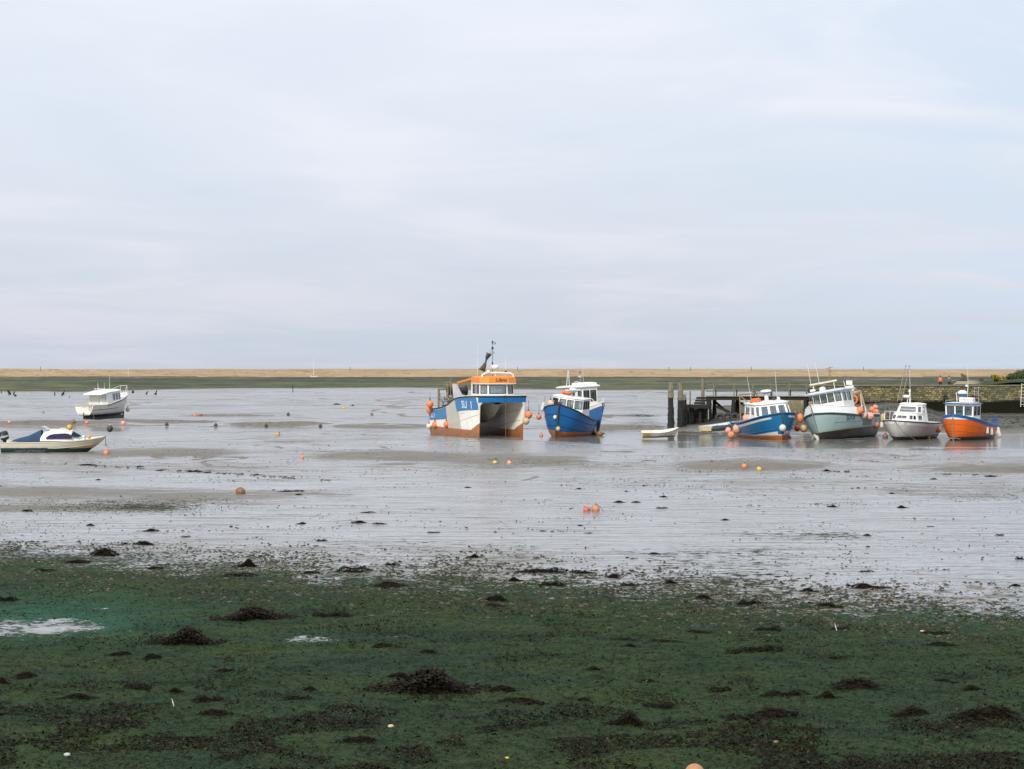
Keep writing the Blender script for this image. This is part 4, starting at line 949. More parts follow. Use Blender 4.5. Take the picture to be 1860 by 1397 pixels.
# ================================================================== white cruiser
def build_white_cruiser():
    root = empty('motor_cruiser', 'small white cabin cruiser with black rub rail, between the pale green and orange boats', 'boat')
    H = Hull(7.9, 3.1, [(0, 1.0), (.4, 1.08), (.75, 1.2), (1, 1.32)], [(0, -.35), (1, -.3)], [(0, .85), (.3, .98), (.6, 1.0), (.82, .78), (.94, .44), (1, 0)], [(0, .2), (.55, .23), (.82, .42), (1, .7)], .75, .1, [(0, .6), (.4, .75), (.5, 1.05), (1, 1.28)])
    mat = bands('cruiser_white_paint', [(.14, AF_BLACK), (None, (.60, .59, .55))], .38, .22)
    H.mesh('hull', [mat, M_white, M_white], root)
    H.line('rub_rail', 0, 1, lambda t: H.u_at(t, H.sheer(t) - .04), .045, M_black, root, join=True)
    H.patch('sheer_strake', .0, .998, lambda t: H.u_at(t, H.sheer(t) - .30), lambda t: H.u_at(t, H.sheer(t) - .085), M_white, root, off=.010)
    zb, zt = 1.08, 1.72
    base = [(2.3, -.45, zb + .1), (2.3, .45, zb + .1), (1.4, 1.0, zb), (-.9, 1.12, zb - .1), (-.9, -1.12, zb - .1), (1.4, -1.0, zb)]
    top = [(x - (.35 if x > 2 else .15 if x > 0 else 0), y * .86, zt) for x, y, z in base]
    house(root, base, top, {0: (.4, .75, [(.1, .9)]), 1: (.38, .78, [(.2, .45), (.52, .8)]), 2: (.4, .78, [(.1, .22), (.26, .38)]), 4: (.4, .78, [(.6, .75), (.8, .92)]), 5: (.38, .78, [(.2, .8)])}, M_white, name='coachroof', framew=.02)
    roof(root, [(x, y, z + .002) for x, y, z in top], .04, M_white, 'cabin_top', .06)
    zt2 = 2.32
    base = [(.85, -.72, zt), (.85, .72, zt), (.35, .95, zt), (-1.0, 1.0, zt - .3), (-1.0, -1.0, zt - .3), (.35, -.95, zt)]
    top = [(x - (.4 if x > 0 else -.15), y * .86, zt2) for x, y, z in base]
    house(root, base, top, {0: (.12, .85, [(.04, .96)]), 1: (.12, .85, [(.12, .9)]), 2: (.25, .88, [(.1, .75)]), 4: (.25, .88, [(.25, .9)]), 5: (.12, .85, [(.1, .88)]), 3: (.25, .85, [(.06, .94)])}, M_white, frame=M_white)
    roof(root, [(x + (.08 if x > 0 else -.15), y * 1.06, zt2 + .002) for x, y, z in top], .06, M_white, 'roof', .08)
    MB().tube([(.0, -.25, zt2), (0, -.25, zt2 + .5)], .03, 6).tube([(0, -.05, zt2), (0, -.1, zt2 + 1.05)], .045, 6).box((0, -.1, zt2 + 1.0), (.12, .12, .2)).build('radar_mast', M_white, root)
    radar(root, (.1, -.3, zt2 + .5), .25, .2, M_rail); whip(root, (0, -.08, zt2 + 1.1), (0, -.16, zt2 + 2.6), .014)
    MB().box((-.3, .45, zt2 + .12), (.5, .5, .08)).build('roof_hatch', M_white, root, 30, .02)
    p0 = [H.pt(t, 1, s) + Vector((-.02, -s * .05, 0)) for s, t in ((-1, .72), (-1, .86), (-1, .96), (1, .96), (1, .86), (1, .72))]
    tp = [p + Vector((0, 0, .62 if i in (1, 2, 3, 4) else .55)) for i, p in enumerate(p0)]
    rails(root, [tp, *[[a, b] for a, b in zip(p0, tp)]], .018, M_rail, 'pulpit')
    rails(root, [[(.9, -.5, zt + .05), (.95, -.5, zt + .3), (.95, .55, zt + .3), (.9, .55, zt + .05)], [(.7, .2, zt + .05), (.35, .55, zt2 - .1)]], .016, M_rail)
    MB().tube([H.pt(1, 1, 1) + Vector((-.05, 0, .05)), H.pt(1, 1, 1) + Vector((.1, .05, -.02)), H.pt(1, .5, 1) + Vector((.55, .75, .0)), Vector((4.15, 1.75, -.05))], .02, 6).build('mooring_chain', paint('rusty_chain', (.12, .07, .05), .8, .4), root)
    pose(root, 1629, 796, -16.5, 3.2, -2, .4)
    return root
cruiser = build_white_cruiser()

# ================================================================== orange boat
def build_orange_boat():
    root = empty('fishing_boat', 'bright orange clinker boat with blue gunwale and small white wheelhouse', 'boat')
    H = Hull(7.2, 3.1, [(0, .86), (.3, .92), (.55, 1.1), (.8, 1.42), (1, 1.72)], [(0, -.4), (1, -.35)], [(0, .78), (.3, .96), (.55, 1.0), (.78, .82), (.92, .48), (1, 0)], [(0, .2), (.5, .22), (.8, .34), (1, .6)], .25, .15, [(0, .5), (.5, .6), (.62, 1.0), (1, 1.55)])
    mat = bands('orange_hull_paint', [(.13, AF_BLACK), (None, (.80, .135, .006))], .36, .07)
    H.mesh('hull', [mat, M_white, M_white], root)
    H.patch('blue_gunwale', 0.01, .997, lambda t: H.u_at(t, H.sheer(t) - .18), 1.0, M_blue, root, off=.022)
    H.line('gunwale_rail', 0, 1, 1.0, .05, M_blue, root, join=True)
    H.patch('bow_flash', .90, .997, lambda t: H.u_at(t, H.sheer(t) - .20 - 1.4 * max(0, t - .90)), lambda t: H.u_at(t, H.sheer(t) - .18), M_white, root, off=.02)
    for u in (.72, .48): H.line('plank_lap', .02, .99, u, .013, paint('lap_shade', (.32, .09, .02), .5), root, u1=u - .04)
    H.stem('stem_post', .055, M_rust, root, .05, .86)
    zb, zt = 1.0, 2.42
    base = [(1.55, -.62, zb), (1.55, .62, zb), (1.35, .92, zb), (.0, .98, zb), (.0, -.98, zb), (1.35, -.92, zb)]
    base = [(1.75, -1.05, zb), (1.75, .9, zb), (.2, .95, zb), (.2, -1.1, zb)]
    top = [(x + (.1 if x > 1 else 0), y * 1.06, zt) for x, y, z in base]
    house(root, base, top, {0: (.44, .88, [(.06, .31), (.375, .625), (.69, .94)]), 1: (.44, .88, [(.08, .42), (.52, .9)]), 3: (.44, .88, [(.1, .5), (.6, .92)]), 2: (.4, .88, [(.06, .48), (.54, .94)])}, M_white)
    roof(root, [(2.1, -1.2, zt + .002), (2.1, 1.05, zt + .002), (0, 1.1, zt + .002), (0, -1.25, zt + .002)], .05, M_blue, 'roof', .03)
    MB().prism([(1.9, -1.05, zt + .06), (1.9, .9, zt + .06), (.15, .95, zt + .06), (.15, -1.1, zt + .06)], (0, 0, .03)).build('roof_top', M_white, root)
    MB().box((.9, .2, zt + .28), (.7, 1.0, .34)).build('liferaft_canister', M_white, root, 30, .06)
    MB().tube([(1.27, -.32, zt + .3), (1.27, .72, zt + .3)], .012, 5).tube([(1.27, .1, zt + .1), (1.27, .1, zt + .46)], .012, 5).build('raft_strap', M_ring, root)
    MB().tube([(.9, -.15, zt + .4), (.9, -.15, zt + .8)], .06, 8).tube([(.9, -.52, zt), (.9, -.6, zt + .8)], .025, 6).build('radar_post', M_white, root)
    radar(root, (.9, -.15, zt + .62), .34, .34, M_rail, M_blue)
    MB().tube([(.4, .05, zt + .4), (.4, .1, zt + 1.25)], .025, 6).lathe([(0, 0), (.1, .02), (.1, .14), (0, .16)], (.4, .0, zt + 1.2), n=10).build('mast', M_white, root)
    whip(root, (.4, .1, zt + 1.25), (.4, .05, zt + 2.7), .014)
    rl = []; ztp = 1.5
    for k in range(9): t = .04 + .042 * k; p = H.pt(t, 1, 1) + Vector((0, -.06, 0)); rl.append([p, p + Vector((0, 0, .62))])
    rl.append([H.pt(.04 + .042 * k, 1, 1) + Vector((0, -.06, .62)) for k in range(9)]); rl.append([H.pt(.04 + .042 * k, 1, 1) + Vector((0, -.06, .34)) for k in range(9)])
    rails(root, rl, .015, M_blue, 'stern_rail')
    rails(root, [[(1.65, -1.0, 1.5), (1.65, -1.05, 1.9)], arc((1.5, -1.1, zt + .05), (1.5, 1.1, zt + .05), .02), [(1.9, -1.05, zt + .06), (1.9, -1.05, zt + .22), (.2, -1.1, zt + .22)]], .02, M_steel)
    MB().tube([(2.2, .35, .02), (2.9, .3, -.02), (3.35, .1, .05), (3.3, -.3, .02), (3.0, -.5, .0)], .04, 6).build('hose', M_ropel, root)
    pose(root, 1732, 796.8, -17, 3.35, -1, .2)
    return root
orangeboat = build_orange_boat()

# ================================================================== small motor boat on the left
def build_motor_boat():
    root = empty('motor_boat', 'cream motor boat with dark green bottom, tinted cabin window and blue canvas cover', 'boat')
    H = Hull(6.1, 2.15, [(0, .62), (.5, .66), (.8, .77), (1, .92)], [(0, -.12), (.7, -.12), (.9, -.02), (1, .18)], [(0, .88), (.4, 1.0), (.65, .98), (.85, .68), (.95, .36), (1, 0)], [(0, .22), (.5, .26), (.8, .5), (1, .8)], .85, .0, [(0, .3), (.42, .3), (.5, .58), (.8, .70), (1, .86)])
    mat = bands('motor_boat_paint', [(.29, (.006, .06, .062)), (None, (.74, .68, .54))], .35, .1)
    H.mesh('hull', [mat, M_cream, M_white], root)
    H.line('rub_rail', 0, 1, lambda t: H.u_at(t, H.sheer(t) - .03), .025, M_cream, root, join=True)
    H.line('chine_rail', .45, .97, lambda t: H.u_at(t, .26 + .75 * max(0, t - .5) ** 1.4), .018, M_cream, root)
    H.patch('bow_panel', .66, .985, lambda t: H.u_at(t, .24 + .02 * t), lambda t: H.u_at(t, .25 + .75 * max(0, t - .5) ** 1.4), paint('bow_cream', (.55, .42, .18), .45, .15), root, off=.010)
    # worn lettering on the bottom paint
    fl = MB()
    rr = random.Random(3)
    for k in range(26):
        t = .14 + .011 * k + rr.uniform(-.003, .003); z = .10 + rr.uniform(-.015, .03); a = H.pt(t, H.u_at(t, z), -1, .012); b = H.pt(t + rr.uniform(.003, .009), H.u_at(t, z + rr.uniform(-.02, .05)), -1, .012)
        fl.tube([a, b], .008, 4)
    fl.build('worn_lettering', M_white, root)
    # cabin: a rounded moulding with a long window each side
    st = [(-.75, .95, .98, .98), (-.5, .95, 1.0, 1.25), (.1, .93, .98, 1.33), (.7, .88, .96, 1.32), (1.05, .82, .93, 1.26), (1.55, .60, .92, .98), (1.8, .45, .92, .93)]
    c = MB(); vs = []; K = 9
    for (x, hw, zl, zh) in st:
        zl = .70
        for a in range(K):
            q = -1 + 2 * a / (K - 1); yy_ = hw * math.copysign(abs(q) ** .55, q); vs.append((x, yy_, zl + (zh - zl) * (1 - abs(q) ** 3.2)))
    c.add(vs, [(i*K+a, i*K+a+1, (i+1)*K+a+1, (i+1)*K+a) for i in range(len(st)-1) for a in range(K-1)]); c.f.append(tuple(range(K))); c.m.append(0)
    c.build('cabin', M_white, root, 50)
    mv = newmat('violet_glass'); setp(mv[1], Base_Color=(.035, .028, .085), Roughness=.08)
    mtl = newmat('teal_glass'); setp(mtl[1], Base_Color=(.01, .05, .065), Roughness=.06)
    for s in (-1, 1):
        pts = []
        for i in range(15):
            q = i / 14; x = -.42 + 1.5 * q; pts.append((x, s * (.955 - .07 * q), .86 + .30 * max(0, 1 - (2 * q - 1.06) ** 4) ** .6 * (1 - .25 * (1 - q))))
        w_ = MB().prism([(-.42, s * .955, .83), *pts, (1.08, s * .885, .83)], (0, s * .012, 0))
        w_.build('window', mv[0], root, 0)
        MB().tube([(-.42, s * .965, .83), *[(a, b + s * .01, cc) for a, b, cc in pts], (1.08, s * .895, .83)], .014, 5, True).build('window_frame', M_black, root)
    MB().prism([(1.08, -.72, 1.24), (1.55, -.58, .965), (1.55, .58, .965), (1.08, .72, 1.24)], (.06, 0, .03)).build('windscreen', mtl[0], root, 0)
    MB().prism([(1.12, -.80, 1.2), (1.58, -.62, .93), (1.45, -.66, .90), (1.0, -.84, .95)], (0, -.035, .0)).build('quarter_window', mtl[0], root, 0)
    cv = MB(); vs = []
    for (x, hw, zh) in ((-2.4, .85, .70), (-2.0, .9, .82), (-1.5, .92, .95), (-1.1, .9, 1.15), (-.7, .86, 1.34)):
        for a in range(K):
            q = -1 + 2 * a / (K - 1); vs.append((x, hw * math.copysign(abs(q) ** .6, q), .68 + (zh - .68) * (1 - abs(q) ** 3)))
    cv.add(vs, [(i*K+a, i*K+a+1, (i+1)*K+a+1, (i+1)*K+a) for i in range(4) for a in range(K-1)]); cv.build('canvas_cover', paint('blue_canvas', (.012, .05, .11), .85, .3), root, 60)
    MB().prism([(-.75, -.6, 1.32), (-.3, -.6, 1.34), (-.6, -.55, 1.52), (-.72, -.55, 1.5)], (0, 1.15, 0)).build('clear_screen', M_glass, root, 0)
    ob = MB().lathe([(0, 0), (.2, 0), (.26, .1), (.27, .35), (.22, .5), (0, .54)], (-2.85, 0, .72), (-.25, 0, 1), n=14); ob.box((-2.88, 0, .45), (.2, .14, .7)); ob.build('outboard_engine', M_black, root, 40)
    MB().tube([(-3.05 + .02 * k, -.26 + .0 * k, .95 + .04 * k) for k in range(4)], .015, 5).lathe([(.262, .14), (.278, .16), (.278, .24), (.262, .26)], (-2.85, 0, .72), (-.25, 0, 1), n=14).build('engine_band', M_grey, root)
    rails(root, [[H.pt(.75, 1, s) + Vector((0, -s * .1, 0)) for s in (1,)] + [H.pt(.75, 1, 1) + Vector((0, -.1, .12)), H.pt(.97, 1, 1) + Vector((0, -.05, .14)), H.pt(.97, 1, -1) + Vector((0, .05, .14)), H.pt(.75, 1, -1) + Vector((0, .1, .12)), H.pt(.75, 1, -1) + Vector((0, .1, 0))], [(3.2, 0, .95), (3.25, 0, 1.3)]], .014, M_steel, 'bow_rail')
    MB().box((-.0, -.3, 1.36), (.5, .08, .05)).box((.5, .2, 1.37), (.35, .3, .05)).build('deck_hatch', M_cream, root)
    pose(root, 190, 820.0, -3, 2.95, 2, 0, .0, base=0)
    return root
motorboat = build_motor_boat()

# ================================================================== white boat far left
def build_far_boat():
    root = empty('motor_cruiser', 'white wheelhouse boat with open stern and dark keel, seen from behind on the far mud', 'boat')
    H = Hull(7.2, 2.45, [(0, 1.05), (.35, 1.08), (.45, 1.22), (.7, 1.5), (1, 1.95)], [(0, .08), (.35, -.12), (.8, -.15), (1, .05)], [(0, .82), (.3, .97), (.55, 1.0), (.8, .74), (.93, .4), (1, 0)], [(0, .22), (.5, .34), (.8, .6), (1, .9)], .35, -.1, [(0, .55), (.4, .55), (.5, 1.0), (1, 1.75)])
    mat = bands('far_boat_paint', [(.12, AF_BLACK), (.2, (.3, .28, .2)), (None, (.70, .69, .65))], .42, .2)
    H.mesh('hull', [mat, M_cream, M_white], root)
    H.line('rub_rail', .30, 1, lambda t: H.u_at(t, H.sheer(t) - .12), .035, M_black, root, join=True); H.line('lower_rail', .02, .62, lambda t: H.u_at(t, .58 + .1 * t), .025, M_black, root)
    H.line('gunwale', 0, 1, 1.0, .04, M_white, root, join=True)
    MB().prism([(-3.2, -.05, .1), (3.0, -.05, -.1), (3.2, -.05, .2), (3.1, -.05, -.62), (-3.1, -.05, -.55)], (0, .1, 0)).prism([(-3.55, -.04, .1), (-3.25, -.04, .1), (-3.2, -.04, -.55), (-3.5, -.04, -.55)], (0, .08, 0)).build('keel', M_dark, root, 0)
    MB().prism([(-3.75, -.035, .35), (-3.5, -.035, .35), (-3.45, -.035, -.5), (-3.78, -.035, -.5)], (0, .07, 0)).build('rudder', paint('green_rudder', (.03, .05, .04), .7, .4), root, 0)
    MB().lathe([(0, 0), (.05, 0), (.06, .2), (0, .22)], (-3.4, 0, -.2), (-1, 0, 0), n=10).prism([(-3.5, .02, -.2), (-3.5, .16, .02), (-3.52, .22, -.05)], (.02, 0, 0)).prism([(-3.5, -.02, -.2), (-3.5, -.16, -.42), (-3.52, -.22, -.35)], (.02, 0, 0)).build('propeller', M_grey, root)
    # transom details
    n = Vector((-1, 0, .0)); xt = -3.6 - .03
    MB().box((xt, 0, 1.0), (.05, 1.95, .05)).build('transom_rail', M_rust, root)
    d = MB()
    for (y, z) in ((.55, .42), (.2, .35), (-.68, .5)): d.lathe([(0, 0), (.05, 0), (.05, .03), (0, .03)], (xt + .06, y, z), (-1, 0, 0), n=10)
    d.build('exhaust_port', M_black, root)
    ld = MB()
    for y in (-.55, -.8): ld.tube([(xt - .03, y, .5), (xt - .03, y, 1.1), (xt + .1, y, 1.15)], .014, 5)
    for k in range(4): ld.tube([(xt - .03, -.55, .55 + .15 * k), (xt - .03, -.8, .55 + .15 * k)], .014, 5)
    ld.build('boarding_ladder', M_rust, root)
    tb = MB()
    rr = random.Random(5)
    for k in range(5): tb.tube([(xt - .005, .30 - .12 * k, .78), (xt - .005, .26 - .12 * k, .78 + rr.uniform(.06, .14)), (xt - .005, .22 - .12 * k, .78)], .01, 4)
    tb.build('worn_lettering', M_grey, root)
    zb, zt = .95, 2.08
    base = [(1.75, -.5, zb + .4), (1.75, .5, zb + .4), (1.3, .95, zb), (-1.2, 1.05, zb), (-1.2, -1.05, zb), (1.3, -.95, zb)]
    top = [(x - (.15 if x > 0 else 0), y * .93, zt + (.12 if x > 0 else 0)) for x, y, z in base]
    house(root, base, top, {0: (.3, .88, [(.05, .48), (.52, .95)]), 1: (.4, .9, [(.1, .9)]), 5: (.4, .9, [(.1, .9)]), 4: (.36, .9, [(.40, .58), (.63, .79), (.84, .96)]), 2: (.36, .9, [(.05, .3), (.4, .6)]), 3: (.45, .88, [(.08, .28), (.72, .9)])}, M_white, frame=M_grey)
    # aft screen of the cockpit shelter: grey panel and a white door
    MB().box((-1.235, .42, 1.53), (.03, 1.1, 1.0)).build('aft_panel', M_bwhite, root)
    dr = MB().box((-1.24, -.48, 1.5), (.035, .5, 1.08)).build('door', M_white, root, 0, .01)
    MB().box((-1.265, -.48, 1.75), (.012, .3, .4)).build('door_pane', M_grey, dr)
    roof(root, [(1.75, -.6, zt + .14), (1.75, .6, zt + .14), (1.3, .95, zt + .13), (-.9, 1.05, zt + .03), (-2.2, 1.02, zt - .14), (-2.2, -1.02, zt - .14), (-.9, -1.05, zt + .03), (1.3, -.95, zt + .13)], .07, M_white, 'roof', .14)
    rails(root, [[(-1.0, y, zt + .1), (-1.0, y, zt + .36)] for y in (.5, .1, -.3)] + [[(-1.0, .5, zt + .36), (-1.0, -.7, zt + .36)]], .014, M_rail)
    whip(root, (-.6, .35, zt + .2), (-.6, .42, zt + .95), .022); whip(root, (-.3, -.1, zt + .2), (-.3, -.1, zt + .95)); whip(root, (.3, -.3, zt + .3), (.3, -.3, zt + 1.7)); 
    lm = MB()
    for k in range(5): lm.lathe([(0, 0), (.05, 0), (.05, .08), (0, .1)], (-1.0, .45 - .25 * k, zt + .36), n=8)
    lm.build('deck_lamp', M_white, root)
    p = [H.pt(t, 1, s) for s, t in ((-1, .78), (-1, .95), (1, .95), (1, .78))]
    rails(root, [[p[0], p[0] + Vector((0, 0, .6)), p[1] + Vector((0, 0, .75)), p[2] + Vector((0, 0, .75)), p[3] + Vector((0, 0, .6)), p[3]], [p[1], p[1] + Vector((0, 0, .75))], [p[2], p[2] + Vector((0, 0, .75))]], .018, M_rail, 'pulpit')
    MB().tube([H.pt(1, .98, 1) + Vector((.03, 0, 0)), H.pt(1, .9, 1) + Vector((.06, 0, -1.0))], .02, 5).build('mooring_rope', M_rope, root)
    MB().tube([(-3.55, -1.0, 1.0), (-3.65, -1.05, -.4)], .012, 5).tube([(-2.1, -1.0, zt - .1), (-2.1, -1.12, 1.0)], .02, 5).build('shelter_rope', M_ropel, root)
    pose(root, 226, 757, -32, 3.3, 0, -1.6, .52, d=204, base=90)
    return root
farboat = build_far_boat()

# ================================================================== rowing dinghy and flat punt
def open_boat(name, label, L, B, hmat, inmat, sheer, thwarts, rub, transom=None):
    root = empty(name, label, 'boat')
    H = Hull(L, B, sheer, [(0, -.05), (1, -.02)], [(0, .78), (.4, 1.0), (.7, .86), (.9, .45), (1, 0)], [(0, .3), (.6, .4), (1, .8)], .25, .05, [(0, .1), (1, .12)], .045)
    H.mesh('hull', [hmat, inmat, inmat], root, 26, 8)
    H.line('gunwale', 0, 1, 1.0, .028, rub, root, join=True)
    for t in thwarts:
        w_ = H.pt(t, .75, 1); MB().box((w_.x, 0, w_.z), (.22, 2 * w_.y, .03)).build('thwart', M_rust if transom else inmat, root)
    MB().box(H.pt(0, .6, 1) * 1 + Vector((-.02, -H.pt(0, .6, 1).y, 0)), (.04, H.pt(0, .6, 1).y * 1.9, H.sheer(0) * .8)).build('transom', transom or inmat, root)
    return root, H
dm = bands('dinghy_paint', [(.10, (.33, .22, .08)), (None, (.68, .68, .64))], .45, .3)
dinghy, DH = open_boat('dinghy', 'small white rowing dinghy lying alone in the mud, stained yellow at its stern', 2.65, 1.2, dm, M_cream, [(0, .42), (.5, .40), (.8, .5), (1, .66)], (.3, .6), M_white, M_cream)
MB().box((-.75, -.46, .2), (.42, .02, .3)).build('stain_patch', paint('yellow_stain', (.42, .28, .08), .6, .3), dinghy) if False else None
DH.patch('stained_quarter', .02, .24, .1, .9, paint('yellow_stain', (.45, .32, .12), .6, .3), dinghy, off=.01)
pose(dinghy, 1199, 794, 5, 0, 6, -1.5, 0.0, base=0)
pm = bands('punt_paint', [(.14, (.30, .26, .12)), (.2, (.05, .09, .09)), (None, (.30, .40, .46))], .5, .3)
punt, _ = open_boat('work_punt', 'low flat punt with blue gunwale tucked behind the mid blue cabin boat', 6.2, 1.7, pm, M_bwhite, [(0, .42), (.5, .46), (1, .62)], (.2, .45, .7), M_blue, paint('punt_stern', (.5, .42, .2), .6))
pose(punt, 1320, 0, 58, 0, 0, -1.5, .12, d=167, base=0)
lobster_pot(punt.matrix_basis @ Vector((1.1, -.2, .45)), (0, 0, .5), 'grey netted pot standing on the punt beside the salmon floats', s=1.1)
def on(root, v): return root.matrix_basis @ Vector(v)
for k, (x, y, z, rz, lb) in enumerate(((-1.9, -1.3, 1.05, .1, 'netted pot on the aft deck of the twin hulled boat, next to the cabin'), (-1.9, -1.3, 1.42, .05, 'netted pot topping the small stack on the twin hulled boat'), (-3.2, -1.45, 1.05, .0, 'netted pot by the brown gantry post of the twin hulled boat'))):
    lobster_pot(on(cat_boat, (x, y, z)), (0, 0, cat_boat.rotation_euler.z + rz), lb, group='pots on the twin hulled boat')

# ------------------------------------------------------------------ quay wall and the land behind it
def stone_material():
    m, b = newmat('quay_stone'); v = objc(); s = nt.nodes.new('ShaderNodeSeparateXYZ'); nt.links.new(v, s.inputs[0])
    wob = noise(v, 1.3, 3); c = nt.nodes.new('ShaderNodeCombineXYZ')
    nt.links.new(math_n('ADD', s.outputs[0], math_n('ADD', math_n('MULTIPLY', wob, 0.5), math_n('MULTIPLY', noise(v, 3.5, 2), 0.12))), c.inputs[0]); nt.links.new(math_n('ADD', s.outputs[2], math_n('ADD', math_n('MULTIPLY', noise(v, 0.9, 3), 0.16), math_n('MULTIPLY', noise(v, 2.6, 2), 0.12))), c.inputs[1])
    br = nt.nodes.new('ShaderNodeTexBrick'); nt.links.new(c.outputs[0], br.inputs['Vector'])
    br.inputs['Scale'].default_value = 1.0; br.inputs['Brick Width'].default_value = 0.36; br.inputs['Row Height'].default_value = 0.2
    br.inputs['Mortar Size'].default_value = 0.03; br.inputs['Mortar Smooth'].default_value = 0.3; br.inputs['Bias'].default_value = 0.1
    br.offset = 0.43; br.squash = 1.5; br.squash_frequency = 3
    br.inputs['Color1'].default_value = (0.40, 0.33, 0.16, 1); br.inputs['Color2'].default_value = (0.10, 0.095, 0.05, 1); br.inputs['Mortar'].default_value = (0.035, 0.035, 0.028, 1)
    n = noise(v, 0.45, 5, 0.65); n2 = noise(v, 4, 5, 0.65)
    col = mixc(math_n('MULTIPLY', ramp(n, [(0.45, 0.0), (0.62, 1.0)]), 0.55), br.outputs[0], (0.085, 0.09, 0.06))
    col = mixc(math_n('MULTIPLY', ramp(n2, [(0.45, 0.0), (0.7, 1.0)]), 0.4), col, (0.10, 0.10, 0.07))
    zz = math_n('ADD', s.outputs[2], math_n('MULTIPLY', math_n('SUBTRACT', noise(mapping(v, (0.35, 1, 0.1)), 1.5, 5), 0.5), 0.7))
    col = mixc(ramp(zz, [(0.0, 1.0), (0.48, 1.0), (0.54, 0.0)]) if False else math_n('MULTIPLY', math_n('SUBTRACT', 1.0, nt_smooth(zz, 1.42, 1.72)), 0.99), col, (0.010, 0.010, 0.006))
    setp(b, Base_Color=col, Roughness=0.85, Specular_IOR_Level=0.08, Normal=bump(math_n('ADD', br.outputs['Fac'], math_n('MULTIPLY', n2, -0.6)), 0.6, -0.03))
    return m
def nt_smooth(v, a, b):
    n = nt.nodes.new('ShaderNodeMapRange'); n.interpolation_type = 'SMOOTHSTEP'
    n.inputs[1].default_value = a; n.inputs[2].default_value = b; nt.links.new(v, n.inputs[0]); return n.outputs[0]
M_stone = stone_material()
WY = 215.0; WX0 = (1478 - CX) / FPX * WY; WX1 = 82.0; WT = 3.06
wall = empty('quay_wall', 'old stone quay wall with dark weedy foot behind the boats', 'wall', (WX0, WY, 0))
xs = np.linspace(0, WX1 - WX0, 160); zs = np.linspace(-1.0, WT, 18); mb = MB()
vs = [(x, -.10 * (WT - z) / 4 * -1 + .05 * (vn(x / .7, z / .4, 91).item() - .5) - .12 * (1 - z / WT), z) for x in xs for z in zs]
k = len(zs); mb.add(vs, [(i*k+j, (i+1)*k+j, (i+1)*k+j+1, i*k+j+1) for i in range(len(xs)-1) for j in range(k-1)])
mb.add([(0, 0.2, -1), (0, 4.0, -1), (0, 4.0, WT), (0, 0.2, WT), (0, -.15, -1), (0, .0, WT)], [(4, 0, 3, 5), (0, 1, 2, 3)])
mb.build('wall_face', M_stone, wall, 30)
mb = MB(); rr = random.Random(9); x = 0.0
mcop = paint('coping_stone', (.17, .165, .115), .9, .3, (.06, .065, .03), .6)
while x < WX1 - WX0 - .5:
    ln = rr.uniform(.9, 1.7); mb.box((x + ln / 2, .33, WT + .075 + rr.uniform(-.012, .012)), (ln - .02, .9, .15)); x += ln
cp = mb.build('coping', mcop, wall, 30); cp['kind'] = 'stuff'
def land_material():
    m, b = newmat('rough_grass'); v = wpos(); a = noise(mapping(v, (.12, .12, 1)), 1.0, 6, .65); c = noise(v, 1.6, 5, .7)
    col = mixc(ramp(a, [(.38, 0.0), (.62, 1.0)]), (.03, .05, .018), (.07, .085, .03))
    col = mixc(math_n('MULTIPLY', ramp(c, [(.45, 1.0), (.6, 0.0)]), .6), col, (.02, .028, .012))
    col = mixc(attr('path'), col, (.30, .25, .18))
    setp(b, Base_Color=col, Roughness=.9, Normal=bump(c, .7, .15), Specular_IOR_Level=.1); return m
ys = np.concatenate([np.linspace(WY + .5, 300, 70), np.linspace(304, 440, 30)]); us = np.linspace(0, 1, 150)
Y, U = np.meshgrid(ys, us, indexing='ij')
xl = np.interp(ys, [215, 222, 260, 300, 440], [WX0 + .3, WX0 + 1, 43, 55, 120])[:, None]
X = xl + U * (160 - xl)
px, py = img(X, Y)
Z = 2.95 - 0.85 * ss(Y, 218, 250) - 1.0 * ss(Y, 300, 430)
rise = ss(px, 1722, 1738) * (1 - ss(Y, 252, 285))
Z = Z + rise * (3.22 + .14 * ss(Y, 216, 240) - Z) + .25 * ss(px, 1790, 1850) * (1 - ss(Y, 252, 285))
edge = ss(X - xl, 0, 9) * ss(Y, 216, 219) + (1 - ss(Y, 216, 219)) * ss(X - xl, 0, 1)
Z = Z * (.15 + .85 * edge) + 0.22 * (fbm(X / 2.5, Y / 3, 95, 4) - .5) * ss(Y, 217, 221) - .3 * (1 - edge)
pth = ss(px, 1727, 1732) * (1 - ss(px, 1762, 1785)) * ss(Y, 219, 224) * (1 - ss(Y, 250, 262))
tag(grid_obj('quay_land', X, Y, Z, land_material(), {'path': np.clip(pth * 1.3 + .4 * (fbm(X, Y, 96, 3) - .5), 0, 1)}), kind='structure')

def ladder(label, px, d, z0, z1, wdt, lean=0.0, mat=None, y0=0.0, gap=.3, sway=0.0):
    x = (px - CX) / FPX * d; t = empty('ladder', label, 'ladder', (x, d, 0), group='ladders on the quay wall'); mt = mat or M_steel
    for s in (-.5, .5): MB().tube([(s * wdt, -lean, z0), (s * wdt + sway, 0, z1)], .038, 6).build('side_rail', mt, t)
    n = int((z1 - z0 - .2) / gap)
    for k in range(n):
        q = (k + .7) / n
        MB().tube([(-.5 * wdt + sway * q, -lean * (1 - q), z0 + (z1 - z0) * q), (.5 * wdt + sway * q, -lean * (1 - q), z0 + (z1 - z0) * q)], .022, 5).build('rung', mt, t)
    return t
M_lad = paint('weathered_ladder', (.30, .27, .22), .8, .25)
ladder('long wooden ladder leaning on the quay wall and rising high above it', 1632, WY - .6, 1.55, 5.2, .42, .5, M_lad, sway=.95)
ladder('short steel ladder fixed to the quay wall behind the orange boat', 1774, WY - .32, 0.6, 3.0, .42, .05, M_steel)
